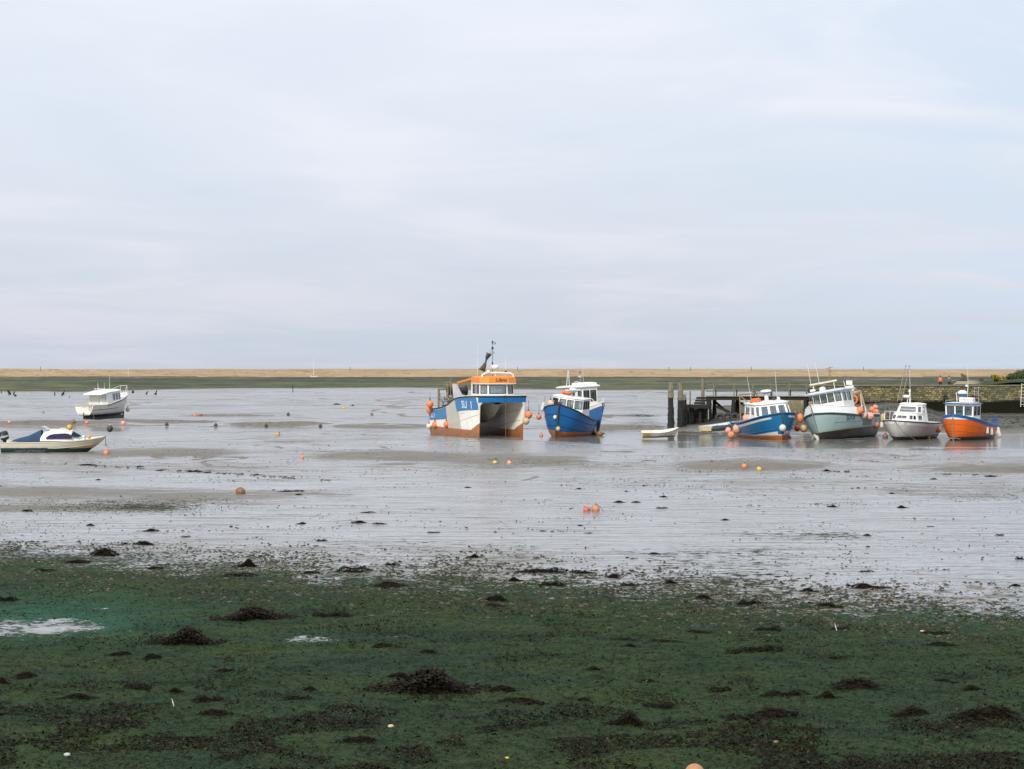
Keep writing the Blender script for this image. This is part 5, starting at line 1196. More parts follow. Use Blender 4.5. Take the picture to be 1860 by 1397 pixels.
ladder('pale ladder on the quay wall by the right edge of the picture', 1857, WY - .32, 1.0, 3.35, .36, .05, M_bwhite, sway=.12)
def tyre(label, pos, R0=.36, r=.12, axis='y', rot=(0, 0, 0), group=None):
    t = empty('tyre', label, 'tyre', pos, rot, group)
    MB().tube([(R0 * math.cos(a * .2618), 0, R0 * math.sin(a * .2618)) for a in range(24)], r, 10, True).build('rubber', M_black, t)
    m = MB()
    for a in range(24):
        c, s = math.cos(a * .2618), math.sin(a * .2618); m.bar(((R0 + r * .96) * c, -r * .6, (R0 + r * .96) * s), ((R0 + r * .96) * c, r * .6, (R0 + r * .96) * s), .03, .02)
    m.build('tread', M_dark, t); return t
tyre('tyre hung on the quay wall beside the steel ladder', ((1766 - CX) / FPX * WY, WY - .3, 1.9), .2, .1)
tyre('tyre hung high on the quay wall above the white cruiser', ((1716 - CX) / FPX * WY, WY - .3, 2.0), .17, .08)
def board_sign(label, px, d, z0, z1, w_, h):
    t = empty('notice_board', label, 'sign', ((px - CX) / FPX * d, d, z0))
    MB().box((0, 0, z1 - z0 - h / 2), (w_, .04, h)).build('board', M_white, t, 0, .008)
    MB().box((0, .05, (z1 - z0 - h * .5) / 2), (.07, .05, z1 - z0 - h * .5)).build('post', M_dark, t, 0); return t
board_sign('blank white board on a post at the near end of the quay wall', 1542.5, WY + .5, 2.9, 3.64, .62, .44)
t = empty('marker_pole', 'black ball on a thin pole standing before the quay wall', 'pole', G(1729, 738, 1.0))
d0 = t.location.y
MB().tube([(0, 0, -.8), (-.08, 0, 1.9)], .03, 6).build('pole', M_steel, t); MB().ball((-.1, 0, 5.1 - (706 - HY) / FPX * d0 - 1.0), .2, n=14).build('ball', M_black, t)
# block and grass tussock things on the land
t = empty('stone_block', 'small dark block standing on the grass beside the gorse bush', 'stone', P(1782.5, 700, 236))
t.location.z = 3.3; MB().box((0, 0, .22), (.42, .35, .5)).build('block', M_dark, t, 0, .03)

# ------------------------------------------------------------------ wooden jetty
M_wood = paint('old_timber', (.20, .175, .125), .9, .35, (.05, .05, .035), .6, 5)
M_wet = paint('weedy_timber', (.014, .014, .010), .8, .4, (.035, .038, .018), .4, 5)
JD = 184.0
def jx(px, d=JD): return (px - CX) / FPX * d
def jz(py, d=JD): return EYE - (py - HY) / FPX * d
def rough_post(x, y, z0, z1, r, mat, lean=0.0, seed=0):
    rr = random.Random(seed); n = 9; mb = MB(); pts = []; rad = []
    for i in range(n):
        q = i / (n - 1); pts.append((x + lean * q + rr.uniform(-.02, .02), y + rr.uniform(-.02, .02), z0 + (z1 - z0) * q)); rad.append(r * (1.22 - .3 * q) * rr.uniform(.93, 1.1))
    return mb.tube(pts, rad, 8)
def pile(label, px, d, ytop, ymid, r, seed, group='old mooring piles by the jetty', lean=0.0, skirt=1.0):
    x = jx(px, d); g0 = gz(x, d); t = empty('mooring_pile', label, 'post', (x, d, g0), group=group)
    zm, zt = jz(ymid, d) - g0, jz(ytop, d) - g0
    mb = rough_post(0, 0, zm - .05, zt, r, M_wood, lean, seed); mb.build('bare_timber', M_wood, t, 40)
    mb = rough_post(0, 0, -.5, zm, r * 1.12, M_wet, 0, seed + 1)
    rr = random.Random(seed)
    for k in range(int(90 * skirt)):                       # weed hanging from the tidal part
        a = rr.uniform(0, 6.28); z = rr.uniform(-.1, zm * .62); rad = r * (1.25 + .8 * rr.random() * (1 - z / zm)); c, s = math.cos(a), math.sin(a); l = rr.uniform(.12, .35)
        mb.add([(r * c - .04 * s, r * s + .04 * c, z + l), (r * c + .04 * s, r * s - .04 * c, z + l), (rad * c + .03 * s, rad * s - .03 * c, z), (rad * c - .03 * s, rad * s + .03 * c, z)], [(0, 1, 2, 3)])
    mb.build('weedy_foot', M_wet, t, 40); return t
pile('thick pale topped pile nearest the dinghy, dark with weed below', 1218.5, 176, 695.5, 721, .21, 1)
pile('second pale topped pile, close against the jetty steps', 1236, 177, 696, 727, .20, 2)
pile('short dark broken pile behind the second pale pile', 1243.5, 179, 717, 726, .14, 3, skirt=.5)
pile('thin dark pole standing at the end of the jetty steps', 1253.5, 181, 710.5, 733, .06, 4, skirt=.3)
jet = empty('wooden_jetty', 'dark weedy timber jetty with handrail, running behind the mid blue cabin boat', 'jetty', (jx(1285), JD, 0))
JO = Vector((jx(1285), JD, 0))
def J(px, py, d=JD): return P(px, py, d) - JO
zd = jz(723.5)
x0, x1 = jx(1284) - JO.x, jx(1500) - JO.x
MB().box(((x0 + x1) / 2, -.55, zd), (x1 - x0, .16, .30)).build('beam', M_wet, jet, 0, .015); MB().box(((x0 + x1) / 2, .75, zd), (x1 - x0, .16, .28)).build('beam', M_wet, jet, 0, .015)
mb = MB(); rr = random.Random(4); x = x0
while x < x1: mb.box((x + .09, .1, zd + .17 + rr.uniform(-.008, .008)), (.17, 1.7, .05)); x += .19
dk = mb.build('deck_planks', M_wood, jet, 0); dk['kind'] = 'stuff'
for i, (p_, dz) in enumerate(((1275.5, 34), (1295, 0), (1332, 0), (1366, 0), (1398, 0), (1431.5, 0), (1463, 0), (1492, 0))):
    xx = jx(p_) - JO.x; gg = gz(xx + JO.x, JD)
    if dz: rough_post(xx, -.5, gg - .4, jz(686.5), .15, M_wood, .0, 20 + i).build('tall_pile', M_wood, jet, 40)
    else: MB().box((xx, -.6, (zd + jz(698)) / 2 + .1), (.09, .09, jz(698) - zd)).build('handrail_post', M_wood, jet, 0)
for i, p_ in enumerate((1302, 1340, 1372, 1404, 1438, 1468)):
    xx = jx(p_) - JO.x; MB().box((xx, .85, (zd + jz(710)) / 2 + .1), (.10, .09, jz(710) - zd)).build('handrail_post', M_wet, jet, 0)
MB().box(((x0 + x1) / 2, -.6, jz(698.2)), (x1 - x0, .07, .07)).build('handrail', M_wood, jet, 0); MB().box(((x0 + x1) / 2, .85, jz(710.5)), (x1 - x0, .07, .08)).build('handrail', M_wet, jet, 0)
for i, p_ in enumerate((1288, 1299, 1331, 1341, 1376, 1384, 1420, 1430, 1462, 1472)):
    xx = jx(p_) - JO.x; gg = gz(xx + JO.x, JD)
    rough_post(xx, -.5 + (i % 2) * 1.2, gg - .4, zd, .17, M_wet, 0, 40 + i).build('leg', M_wet, jet, 40)
mb = MB().bar(J(1300, 738), J(1326, 749), .22).build('brace', M_wet, jet, 0); MB().bar(J(1341, 731), J(1362, 738), .24).build('brace', M_wet, jet, 0)
MB().bar(J(1297, 728, JD + .8), J(1320, 748, JD + .8), .2).build('brace', M_wet, jet, 0)
# stepped landing at its end
for k, (a, b, y0, y1) in enumerate(((1265, 1284, 721, 725), (1263, 1283, 725.8, 729.5), (1261, 1281, 730.3, 734), (1250, 1287, 734.8, 742))):
    A = J(a, (y0 + y1) / 2, 181.5 - .35 * k); B_ = J(b, (y0 + y1) / 2, 181.5 - .35 * k); MB().box((A + B_) / 2, ((B_ - A).length, .55, (y1 - y0) / FPX * 181)).build('step', M_wet, jet, 0, .02)
A, B_ = J(1246, 753, 181.5), J(1287, 753, 181.5)
for k in range(5): MB().box((A + B_) / 2 + Vector((0, .3, .68 - .37 * k)), ((B_ - A).length - .12 * (k % 2), .9, .35)).build('fender_timber', M_wet, jet, 0, .03)
for k in range(4): MB().box(J(1285 + 0 * k, 0, JD) * Vector((1, 1, 0)) + Vector((.12, -.2 + .32 * k, 1.05)), (.28, .3, 2.3)).build('fender_timber', M_wet, jet, 0, .02)
for k, p_ in enumerate((1246, 1258, 1272, 1286)): c = J(p_, 753, 180.7); rough_post(c.x, c.y, -.5, jz(737), .13, M_wet, 0, 70 + k).build('leg', M_wet, jet, 40)
MB().tube([J(1286.5, 739, 180.3), J(1287, 762, 180.3)], .035, 6).build('rubbing_strip', M_steel, jet)
# nets heaped on the quay end
nh = empty('net_heap', 'tan heap of old nets and rope on the bank behind the mid blue boat', 'net', (jx(1448, 196), 196, gz(jx(1448, 196), 196) - .1))
rr = random.Random(12); mb = MB(); r3 = np.random.default_rng(3)
for k in range(260):
    a, q = rr.uniform(0, 6.28), rr.random() ** .5; x, y = 1.5 * q * math.cos(a), 1.1 * q * math.sin(a); z = (1.25 + .4 * math.sin(x * 4)) * (1 - q * q) * rr.uniform(.7, 1.05)
    dx, dy = rr.uniform(-.3, .3), rr.uniform(-.3, .3); mb.mi = rr.randrange(3)
    mb.tube([(x - dx, y - dy, max(0, z - .12)), (x, y, z + .05), (x + dx, y + dy, max(0, z - .12))], rr.uniform(.02, .06), 5)
mb.mi = 2; mb.ball((0, 0, .1), 1.0, (1.5, 1.1, 1.2), 18, 10)
mb.build('netting', [paint('tan_net', (.34, .26, .15), .9, .3), paint('pale_net', (.42, .37, .28), .9, .3), paint('olive_net', (.15, .13, .07), .95, .3)], nh, 60)
# tyres along the edge of the mud landing
for k, p_ in enumerate((1308, 1322, 1335.5, 1348, 1361)):
    x = jx(p_, 179); z = gz(x, 179.4)
    tyre('half sunk black tyre in the row along the mud bank beside the jetty', (x, 179, z + .18), .34, .13, rot=(R(-8), 0, R(k * 5 - 10)), group='tyres along the mud bank')

# ------------------------------------------------------------------ people on the quay
def person(label, px, d, zg, jcol, tcol, hcol, bag=False):
    root = empty('person', label, 'person', ((px - CX) / FPX * d, d, zg), (0, 0, R(-12)))
    def skin(name, V, E, rad, mat, par, root_i=0):
        me = bpy.data.meshes.new(name); me.from_pydata(V, E, []); o = bpy.data.objects.new(name, me); COL.objects.link(o); o.parent = par
        m = o.modifiers.new('skin', 'SKIN'); 
        if not me.skin_vertices: 
            bm = bmesh.new(); bm.from_mesh(me); bm.verts.layers.skin.verify(); bm.to_mesh(me); bm.free()
        for i, q in enumerate(rad): me.skin_vertices[0].data[i].radius = q if isinstance(q, tuple) else (q, q); me.skin_vertices[0].data[i].use_root = i == root_i
        s = o.modifiers.new('sub', 'SUBSURF'); s.levels = s.render_levels = 2; me.materials.append(mat); m.use_smooth_shade = True; return o
    sk = paint('skin', (.45, .27, .19), .6, .1)
    V = [(0, 0, .92), (0, .01, 1.15), (0, .02, 1.38), (0, .01, 1.47), (0, -.01, 1.56), (0, -.02, 1.68),
         (-.1, 0, .86), (-.11, .02, .48), (-.11, -.04, .08), (-.11, .1, .03), (.1, 0, .86), (.12, -.02, .48), (.12, -.08, .08), (.12, .06, .03),
         (-.17, .02, 1.36), (-.22, 0, 1.1), (-.22, .08, .86), (-.21, .1, .77), (.17, .02, 1.36), (.22, 0, 1.1), (.22, .06, .86), (.21, .08, .77)]
    E = [(0, 1), (1, 2), (2, 3), (3, 4), (4, 5), (0, 6), (6, 7), (7, 8), (8, 9), (0, 10), (10, 11), (11, 12), (12, 13), (2, 14), (14, 15), (15, 16), (16, 17), (2, 18), (18, 19), (19, 20), (20, 21)]
    rad = [(.15, .11), (.14, .10), (.16, .11), .06, .085, .085, .09, .06, .045, .035, .09, .06, .045, .035, .065, .05, .04, .035, .065, .05, .04, .035]
    skin('body', V, E, rad, sk, root)
    jm = paint('jacket', jcol, .8, .15); J_ = [0, 1, 2, 14, 15, 16, 18, 19, 20]
    skin('jacket', [Vector(V[i]) + Vector((0, 0, -.05 if i == 0 else 0)) for i in J_], [(0, 1), (1, 2), (2, 3), (3, 4), (4, 5), (2, 6), (6, 7), (7, 8)], [(.19, .15), (.17, .14), (.17, .14), .085, .07, .06, .085, .07, .06], jm, root)
    T = [0, 6, 7, 8, 10, 11, 12]
    skin('trousers', [V[i] for i in T], [(0, 1), (1, 2), (2, 3), (0, 4), (4, 5), (5, 6)], [(.17, .13), .115, .085, .07, .115, .085, .07], paint('trousers', tcol, .85, .15), root)
    MB().ball((0, -.01, 1.66), .108, (.95, 1.0, 1.05), 14, 8).build('hair', paint('hair', hcol, .8, .2), root)
    if bag: MB().ball((.36, .05, .62), .14, (.7, .5, 1.1), 10, 8).tube([(.28, .06, .8), (.36, .05, .75)], .02, 5).build('shoulder_bag', paint('bag', (.05, .03, .03), .8, .2), root)
    return root
person('person walking away on the quay in a long orange jacket and dark trousers', 1708, 285, 2.08, (.72, .16, .05), (.02, .02, .022), (.06, .04, .03))
person('person walking on the quay in a dark grey jacket with a bag at the side', 1724, 285, 2.08, (.10, .11, .125), (.02, .02, .025), (.12, .07, .05), True)

# ------------------------------------------------------------------ shrubs
def shrub(name, label, cat, px, d, zg, w_, h, cols, n, leaf, seed, flower=None, lobes=7):
    rr = random.Random(seed); t = empty(name, label, cat, ((px - CX) / FPX * d, d, zg)); lb = []
    for k in range(lobes): lb.append((rr.uniform(-.36, .36) * w_, rr.uniform(-.3, .3) * w_, h * rr.uniform(.3, .75), w_ * rr.uniform(.16, .28)))
    st = MB()
    for (x, y, z, r_) in lb: st.tube([(x * .15, y * .15, -.1), (x * .6, y * .6, z * .6), (x, y, z)], [.03, .02, .008], 5)
    st.build('stem', M_rust, t)
    mb = MB(); fl = MB()
    for i in range(n):
        x, y, z, r_ = rr.choice(lb); a, c = rr.uniform(0, 6.28), rr.uniform(-1, 1); q = r_ * rr.random() ** .4 * (1.25 if rr.random() < .15 else 1); s = math.sqrt(1 - c * c)
        p = Vector((x + q * s * math.cos(a), y + q * s * math.sin(a), max(.02, z + q * c * min(1, h / w_ * 1.6))))
        u = Vector((rr.gauss(0, 1), rr.gauss(0, 1), rr.gauss(0, 1))).normalized(); v = u.orthogonal(); l = leaf * rr.uniform(.6, 1.4); m_ = fl if flower and rr.random() < .4 and z + q * c > h * .25 else mb
        m_.mi = rr.randrange(len(cols)) if m_ is mb else 0
        m_.add([p - u * l, p + v * l * .45, p + u * l, p - v * l * .45], [(0, 1, 2, 3)])
    mb.build('foliage', cols, t, 0)
    if flower: fl.build('blossom', flower, t, 0)
    return t
GL = [paint('leaf_green', (.045, .085, .02), .8, .3), paint('leaf_dark', (.022, .042, .014), .8, .3), paint('leaf_olive', (.075, .095, .028), .8, .3)]
shrub('gorse_bush', 'low gorse bush covered in yellow flowers behind the quay wall', 'bush', 1814, 234, 3.3, 1.55, .85, GL, 1800, .07, 1, paint('gorse_yellow', (.55, .36, .015), .7, .2))
shrub('bush', 'large green bush at the right edge behind the quay wall', 'bush', 1866, 246, 3.2, 4.2, 1.5, GL, 5000, .12, 2, lobes=14)
shrub('bush', 'low green bush to the left of the large bush', 'bush', 1838, 240, 3.35, 1.6, .8, GL, 1500, .09, 3)
shrub('tall_weed', 'dark seedy plant standing by the path behind the people', 'plant', 1750, 255, 3.0, .7, 1.5, [GL[1], M_rust], 500, .05, 4)
shrub('bush', 'small green tuft beside the sandy path on the quay', 'bush', 1746, 240, 3.0, 1.5, .6, GL, 900, .08, 5)

# ------------------------------------------------------------------ stumps, poles and the mast on the shingle
def stump(px, ytop, ybase, r, lean, label='dark rotten stump standing at the far edge of the mud', name='stump', cat='post', group='stumps along the far mud edge', z=.1, mat=None):
    g = G(px, ybase, z); t = empty(name, label, cat, g, group=group); h = (ybase - ytop) / FPX * g.y
    MB().tube([(0, 0, -.3), (lean * .4, 0, h * .5), (lean, 0, h)], [r * 1.25, r, r * .7], 7).build('post' if name != 'stump' else 'trunk', mat or M_wet, t); return t
for (a, b, c, r_, ln) in ((2.5, 709, 714, .08, 0), (19, 709, 717, .22, -.5), (24, 711, 717, .12, .3), (27, 717, 720, .2, .2), (99.5, 712, 718.5, .09, 0), (112, 713, 718.5, .14, .3), (115, 710, 717, .1, .2), (151, 706, 711, .13, .25), (154, 705.5, 711, .1, .1), (126.5, 719, 722.5, .05, 0), (241, 709.5, 714, .22, .1), (265, 711, 716.5, .13, .35), (283, 709, 717, .11, .15), (282, 714, 717, .12, -.1)):
    stump(a, b, c, r_, ln)
stump(532, 698.5, 711.5, .07, 0, 'thin dark pole standing alone before the marsh', 'pole', 'pole', None)
def far_pole(px, ytop, ybase, r, d, label, mat, name='pole', group=None):
    t = empty(name, label, 'pole', P(px, ybase, d), group=group); h = (ybase - ytop) / FPX * d
    MB().tube([(0, 0, -.4), (0, 0, h)], [r, r * .7], 6).build('shaft', mat, t); return t
tm = far_pole(569.7, 650, 685.5, .10, 935, 'tall slender white mast standing on the foot of the shingle bank', M_white, 'mast')
MB().bar((-1.4, 0, .3), (1.4, 0, .3), .25).bar((-1.2, 0, .3), (-1.2, 0, .9), .2).bar((1.2, 0, .3), (1.2, 0, .9), .2).build('foot_frame', M_white, tm)
far_pole(233, 665, 685, .05, 930, 'thin pale mast rising beyond the far left boat', M_white, 'mast')
for p_ in (73.5, 636, 940, 1215, 1254, 1364.5, 1568.5):
    far_pole(p_, 665.8, 671.5, .13, 956, 'tiny dark post on the crest of the shingle bank', M_dark, 'marker_post', 'posts on the shingle crest')

# ------------------------------------------------------------------ floats and fenders
def fmat(name, c, worn=.3): return paint(name, c, .5, .25, (.34, .27, .2), worn + .2, 5)
FO = fmat('orange_float', (.80, .23, .085)); FS = fmat('salmon_float', (.78, .36, .235), .35); FR = fmat('red_float', (.70, .10, .05)); FW = fmat('white_float', (.66, .64, .57), .4)
FY = fmat('yellow_float', (.70, .42, .02)); FC = fmat('buff_float', (.58, .42, .2), .4); FP = fmat('pink_float', (.68, .45, .40), .35); FB = fmat('brown_float', (.20, .095, .035), .45); FD = fmat('dark_float', (.03, .03, .02), .3); FG = fmat('grey_float', (.30, .28, .23), .4)
bpy.context.view_layer.update(); DG = bpy.context.evaluated_depsgraph_get()
def hit(px, py):
    o = Vector((0, 0, EYE)); dr = (P(px, py, 100.0) - o).normalized(); ok, loc, nor, *_r = SC.ray_cast(DG, o, dr)
    return (loc, nor) if ok else (None, None)
def hull_hit(px, py, toward, rad):
    for k in range(0, 60):
        loc, nor = hit(px + toward * k * .5, py)
        if loc is not None and loc.y < 190 and nor.z < .85:
            return loc, k * .5
    return None, 0
def ball_float(label, px, py, r_px, mat, on_boat=0, group=None, neck=None, rope=.55, d=None, sq=(1, 1, 1.08), up=(0, 0, 1), dz=.75):
    """a round float with its neck: on_boat = direction (in px) in which its boat lies, 0 = lying on the mud"""
    if on_boat and d is None:
        loc, k = hull_hit(px, py, on_boat, r_px); dd = loc.y if loc is not None else 156.0
        rad = r_px / FPX * dd; dd = dd - rad * (.95 if k < r_px else .35); c = P(px, py, dd)
    elif d is not None:
        rad = r_px / FPX * d; c = P(px, py, d)
    else:
        loc, nor = hit(px, py + r_px * .8); dd = loc.y; rad = r_px / FPX * dd; c = loc + Vector((0, 0, rad * dz * .55))
        c.x = (px - CX) / FPX * c.y
    t = empty('float', label, 'buoy', c, group=group)
    m = MB().lathe([(0, -1 * rad * sq[2])] + [(rad * sq[0] * math.sin(math.pi * i / 12), -rad * sq[2] * math.cos(math.pi * i / 12)) for i in range(1, 11)] + [(rad * .3, rad * sq[2] * .99), (rad * .22, rad * sq[2] * 1.12), (0, rad * sq[2] * 1.13)], (0, 0, 0), up, n=18)
    m.build('ball', mat, t, 50)
    u = Vector(up).normalized()
    MB().lathe([(0, 0), (rad * .34, 0), (rad * .2, rad * .28), (rad * .14, rad * .45), (0, rad * .46)], u * rad * sq[2] * .97, up, n=10).build('neck', neck or M_ropeb, t, 50)
    if on_boat and rope: MB().tube([u * rad * 1.4, u * rad * 1.4 + Vector((.02, .05, rope * .5)), u * rad * 1.4 + Vector((0, .12, rope))], .016, 5).build('rope', M_rope, t)
    elif not on_boat and r_px > 3.9: MB().tube([u * rad * 1.4, u * rad * 1.2 + Vector((rad, -.1, -rad * .6)), Vector((rad * 2.2, -.05, -rad * .62)), Vector((rad * 4, .25, -rad * .75))], .010, 5).build('rope', M_rope, t)
    return t
def long_fender(label, px, py, w_px, h_px, mat, on_boat, group=None, lean=0.0, d=None):
    loc = None
    if d is None:
        loc, k = hull_hit(px, py, on_boat, w_px); d = (loc.y if loc is not None else 156.0) - .15
        if loc is not None: loc, nor = hit(px + on_boat * k, py)
        if k > 1: loc = None
    r = w_px / 2 / FPX * d; h = h_px / FPX * d; c = P(px, py, d)
    if loc is not None: c = loc + (nor if nor.dot(Vector((0, -1, 0))) > 0 else -nor) * r * 1.05
    t = empty('fender', label, 'fender', c, (0, R(lean), 0), group)
    MB().lathe([(0, -h / 2), (r * .5, -h * .49), (r * .9, -h * .42), (r, -h * .34), (r, h * .34), (r * .9, h * .42), (r * .45, h * .48), (r * .3, h * .56), (0, h * .57)], n=14).build('body', mat, t, 50)
    MB().lathe([(0, -h * .56), (r * .4, -h * .55), (r * .45, -h * .47), (0, -h * .46)], n=10).build('end_cap', M_black, t, 50)
    MB().tube([(0, 0, h * .55), (.0, .03, h * .55 + .45)], .016, 5).build('rope', M_rope, t); return t
g1 = 'floats hung on the twin hulled boat'
ball_float('upper orange float of the pair at the stern of the twin hulled boat', 781, 734, 6.3, FO, 1, g1)
ball_float('lower orange float of the pair at the stern of the twin hulled boat', 780.5, 744, 6.6, FO, 1, g1)
ball_float('off white float with black neck hung low at the stern of the twin hulled boat', 779, 774.5, 4.8, FW, 1, g1, M_black, 1.2)
ball_float('orange float against the white side, next to the off white one', 790, 771.5, 5.8, FO, 1, g1, M_black)
ball_float('orange float against the white side, under the front end of the stern blue panel', 811, 770.5, 5.8, FO, 1, g1, M_black)
ball_float('orange float with dark neck on the right side of the twin hulled boat', 960, 753.5, 6.8, FO, -1, g1, None, .7)
ball_float('dirty pale float below the orange one on the right of the twin hulled boat', 955.5, 765, 6.2, FC, -1, g1, None, .4)
g2 = 'floats and fenders on the clinker boat'
ball_float('orange float with black neck on the left side of the clinker boat', 978.7, 757.5, 4.8, FO, 1, g2, M_black, .7)
long_fender('long white fender hanging left of the clinker boat bow', 986, 739, 5.4, 16, FW, 1, g2, 14)
ball_float('pale pink float on the left bow rail of the clinker boat', 1000, 733, 6.3, FP, 1, g2, None, .3)
ball_float('small off white float halfway down the stem of the clinker boat', 1008.5, 758, 3.8, FW, 1, g2, None, .5)
ball_float('pale orange float near the foot of the clinker stem', 1013.5, 779, 4.2, FC, 1, g2, FB, 1.0)
long_fender('white fender hanging at the right hand quarter of the clinker boat', 1082, 775.5, 5.2, 20, FW, -1, g2, 0)
ball_float('orange and brown can lying in the mud at the right of the clinker boat', 1088, 786, 6.5, FB, 0, None, FD, up=(1, -.2, .15), sq=(.8, .8, 1.2))
ball_float('small orange float on the mud left of the clinker boat', 983, 789.5, 3.4, FO, 0)
g3 = 'floats on the mid blue cabin boat'
ball_float('salmon float high on the left side of the mid blue cabin boat', 1355.5, 760, 7.0, FS, 1, g3)
ball_float('biggest faded salmon float at the left end of the mid blue cabin boat', 1338.7, 779, 8.0, FS, 1, g3)
ball_float('small salmon float left of the biggest faded one', 1322.7, 782, 5.5, FS, 1, g3, rope=.2, d=153)
ball_float('bright salmon float lowest of the three at the left of the mid blue cabin boat', 1328, 790, 6.2, FO, 1, g3, rope=.3, d=152)
ball_float('white float hung at the bow of the mid blue cabin boat', 1421.5, 777.5, 6.2, FW, -1, g3, None, .9)
ball_float('little salmon float on the mud under the bow of the mid blue cabin boat', 1434, 793.3, 3.6, FS, 0)
ball_float('tall orange float squeezed between the mid blue and pale green boats', 1453.5, 759.5, 6.2, FO, -1, g3, sq=(.9, .9, 1.4), d=156)
ball_float('red float low in the gap between the mid blue and pale green boats', 1448, 778, 5.4, FR, -1, g3, d=155.5)
ball_float('buff float low in the gap beside the pale green bow', 1460, 778.5, 6.6, FC, 1, g3, d=155)
g4 = 'cluster of floats on the pale green boat'
ball_float('bright orange float at the break of the pale green boat white bulwark', 1562, 745.5, 6.6, FO, -1, g4)
ball_float('large pale salmon float in the cluster on the pale green boat', 1580.5, 756, 7.0, FS, -1, g4)
ball_float('lower orange float of the cluster, tucked behind the large pale salmon one', 1588.5, 758.5, 5.4, FO, -1, g4, d=160)
ball_float('orange float of the cluster just above the large pale salmon one', 1583.5, 744, 5.4, FO, -1, g4, d=161)
ball_float('topmost float of the cluster, pale orange', 1590, 740, 4.8, FS, -1, g4, d=161.5)
ball_float('rightmost orange float in the middle of the cluster', 1591, 748.8, 5.6, FO, -1, g4, d=160.6)
ball_float('single orange float low on the pale green stern', 1591, 772, 5.2, FO, -1, g4, None, .7)
ball_float('dull grey pink float against the dark panel of the pale green boat', 1569, 755, 5.6, FP, -1, g4)
long_fender('cream fender between the pale green boat and the white cruiser, the upper one', 1603.5, 759, 8, 14, FC, 1, g4, 5, 158)
long_fender('cream fender between the pale green boat and the white cruiser, the lower one', 1601.5, 772, 6, 11, FW, 1, g4, 0, 158)
ball_float('half sunk brown and orange float at the left foot of the white cruiser', 1608, 791.5, 5.0, FB, 0)
ball_float('orange float hanging between the white cruiser and the orange boat', 1704, 780, 5.8, FO, 1, None, None, .8)
ball_float('small yellow float on the mud below the white cruiser chain', 1687, 794.0, 3.4, FY, 0)
g6 = 'fenders on the orange boat'
long_fender('left white fender of the pair on the side of the orange boat', 1791.2, 781, 5, 13, FW, -1, g6, 0)
long_fender('right white fender of the pair on the side of the orange boat', 1797.8, 782.5, 6, 14.5, FW, -1, g6, -6)
ball_float('pale pink float beside the fenders at the stern of the orange boat', 1805.5, 787, 6.0, FP, -1, g6, d=157)
long_fender('big slanting white fender at the stern of the orange boat', 1814, 785, 7, 19, FW, -1, g6, -16, 157.5)
# moorings lying on the flats
ball_float('orange float with white patch on the chain below the motor boat bow', 193, 821, 5.0, FO, 0, None, FO, sq=(1, 1, 1.15))
MB_ch = empty('mooring_chain', 'short dark chain rising from the orange float to the motor boat bow', 'chain', G(193, 822))
MB().tube([(0, 0, .35), (-.03, 0, .6), (-.06, .05, .85), (-.1, .15, .98)], .022, 6).tube([(-.18, 0, .44), (.14, 0, .44)], .014, 5).build('links', M_rope, MB_ch)
ball_float('dark round mooring buoy behind the motor boat bow', 199.5, 776.5, 5.8, FD, 0, None, M_grey)
ball_float('salmon float on the mud below the far white boat bow', 224, 767, 4.3, FS, 0)
ball_float('orange and white float hung from the bow of the far white boat', 232, 744, 3.8, FC, 0, d=203)
ball_float('orange float under the stern of the far white boat', 157.5, 766.5, 3.4, FO, 0)
ball_float('brown float half hidden beside the rudder of the far white boat', 134, 765, 3.6, FB, 0)
ball_float('tiny orange float on the mud at the left edge', 17, 765.5, 2.8, FS, 0)
ball_float('small grey float in a mud hollow left of the far white boat', 78.5, 748, 2.9, FG, 0)
ball_float('yellow buoy resting on the motor boat cabin top', 126.5, 776.5, 5.0, FY, 1, None, FB, 0, sq=(1.1, 1.1, .8), up=(.9, -.3, .3), d=123.2)
ball_float('small orange float on the motor boat foredeck', 162, 793.3, 3.3, fmat('amber_float', (.75, .33, .03)), 1, None, FO, 0, d=122.8)
long_fender('white fender hanging at the far white boat quarter', 168, 752.5, 5, 10.5, FW, 1, None, 0, 199)
ball_float('bright orange float far out on the mud with a dark can beside it', 354.6, 753.3, 3.2, FO, 0)
ball_float('dark can lying just right of the bright orange float', 364.6, 753.3, 2.9, FB, 0, up=(1, 0, .2))
for p_, q_ in ((303, 769.8), (392, 771.2), (483.7, 772), (582, 773)):
    ball_float('small dark float in the row along the channel edge', p_, q_, 3.3, FD, 0, 'dark floats along the channel', M_black)
ball_float('dark float behind the row, farther out on the mud', 523.6, 752, 3.0, FD, 0)
ball_float('small amber and brown float on the far mud nearest the twin hulled boat', 675.5, 752.3, 2.9, FB, 0)
ball_float('small yellow float farthest out on the middle mud', 625, 739.8, 2.7, FY, 0)
ball_float('amber float lying on the mud before the row of dark floats', 504, 788, 4.2, fmat('amber_float', (.62, .29, .06), .5), 0, up=(.6, -.3, .6))
ball_float('orange pointed float on the middle mud below the amber one', 549, 829, 3.6, FO, 0)
ball_float('large brown and orange float with dark rope on the near mud', 437, 890, 8.2, FB, 0, None, FO, up=(-.8, .1, .4))
ball_float('pale yellow float in the mud, left of the orange and white one', 899, 838.8, 4.2, FC, 0, None, FY, sq=(1.1, 1.1, .8))
ball_float('orange and white float in the mud, right of the pale yellow one', 925, 839.3, 3.9, FS, 0, None, FO)
ball_float('pinkish red float, left one of the near pair', 1065.7, 923.5, 6.2, fmat('worn_red', (.62, .14, .12), .4), 0, None, FR, up=(-.5, -.2, .7))
ball_float('orange red patterned float, right one of the near pair', 1082, 922, 7.2, fmat('worn_orange', (.55, .2, .08), .7), 0, None, FB)
ball_float('orange float half buried in the mud hollow at the right', 1352, 845, 4.8, FO, 0, None, FD)
ball_float('bright yellow float on the mud beside the right hand hollow', 1379, 850.5, 4.6, FY, 0)
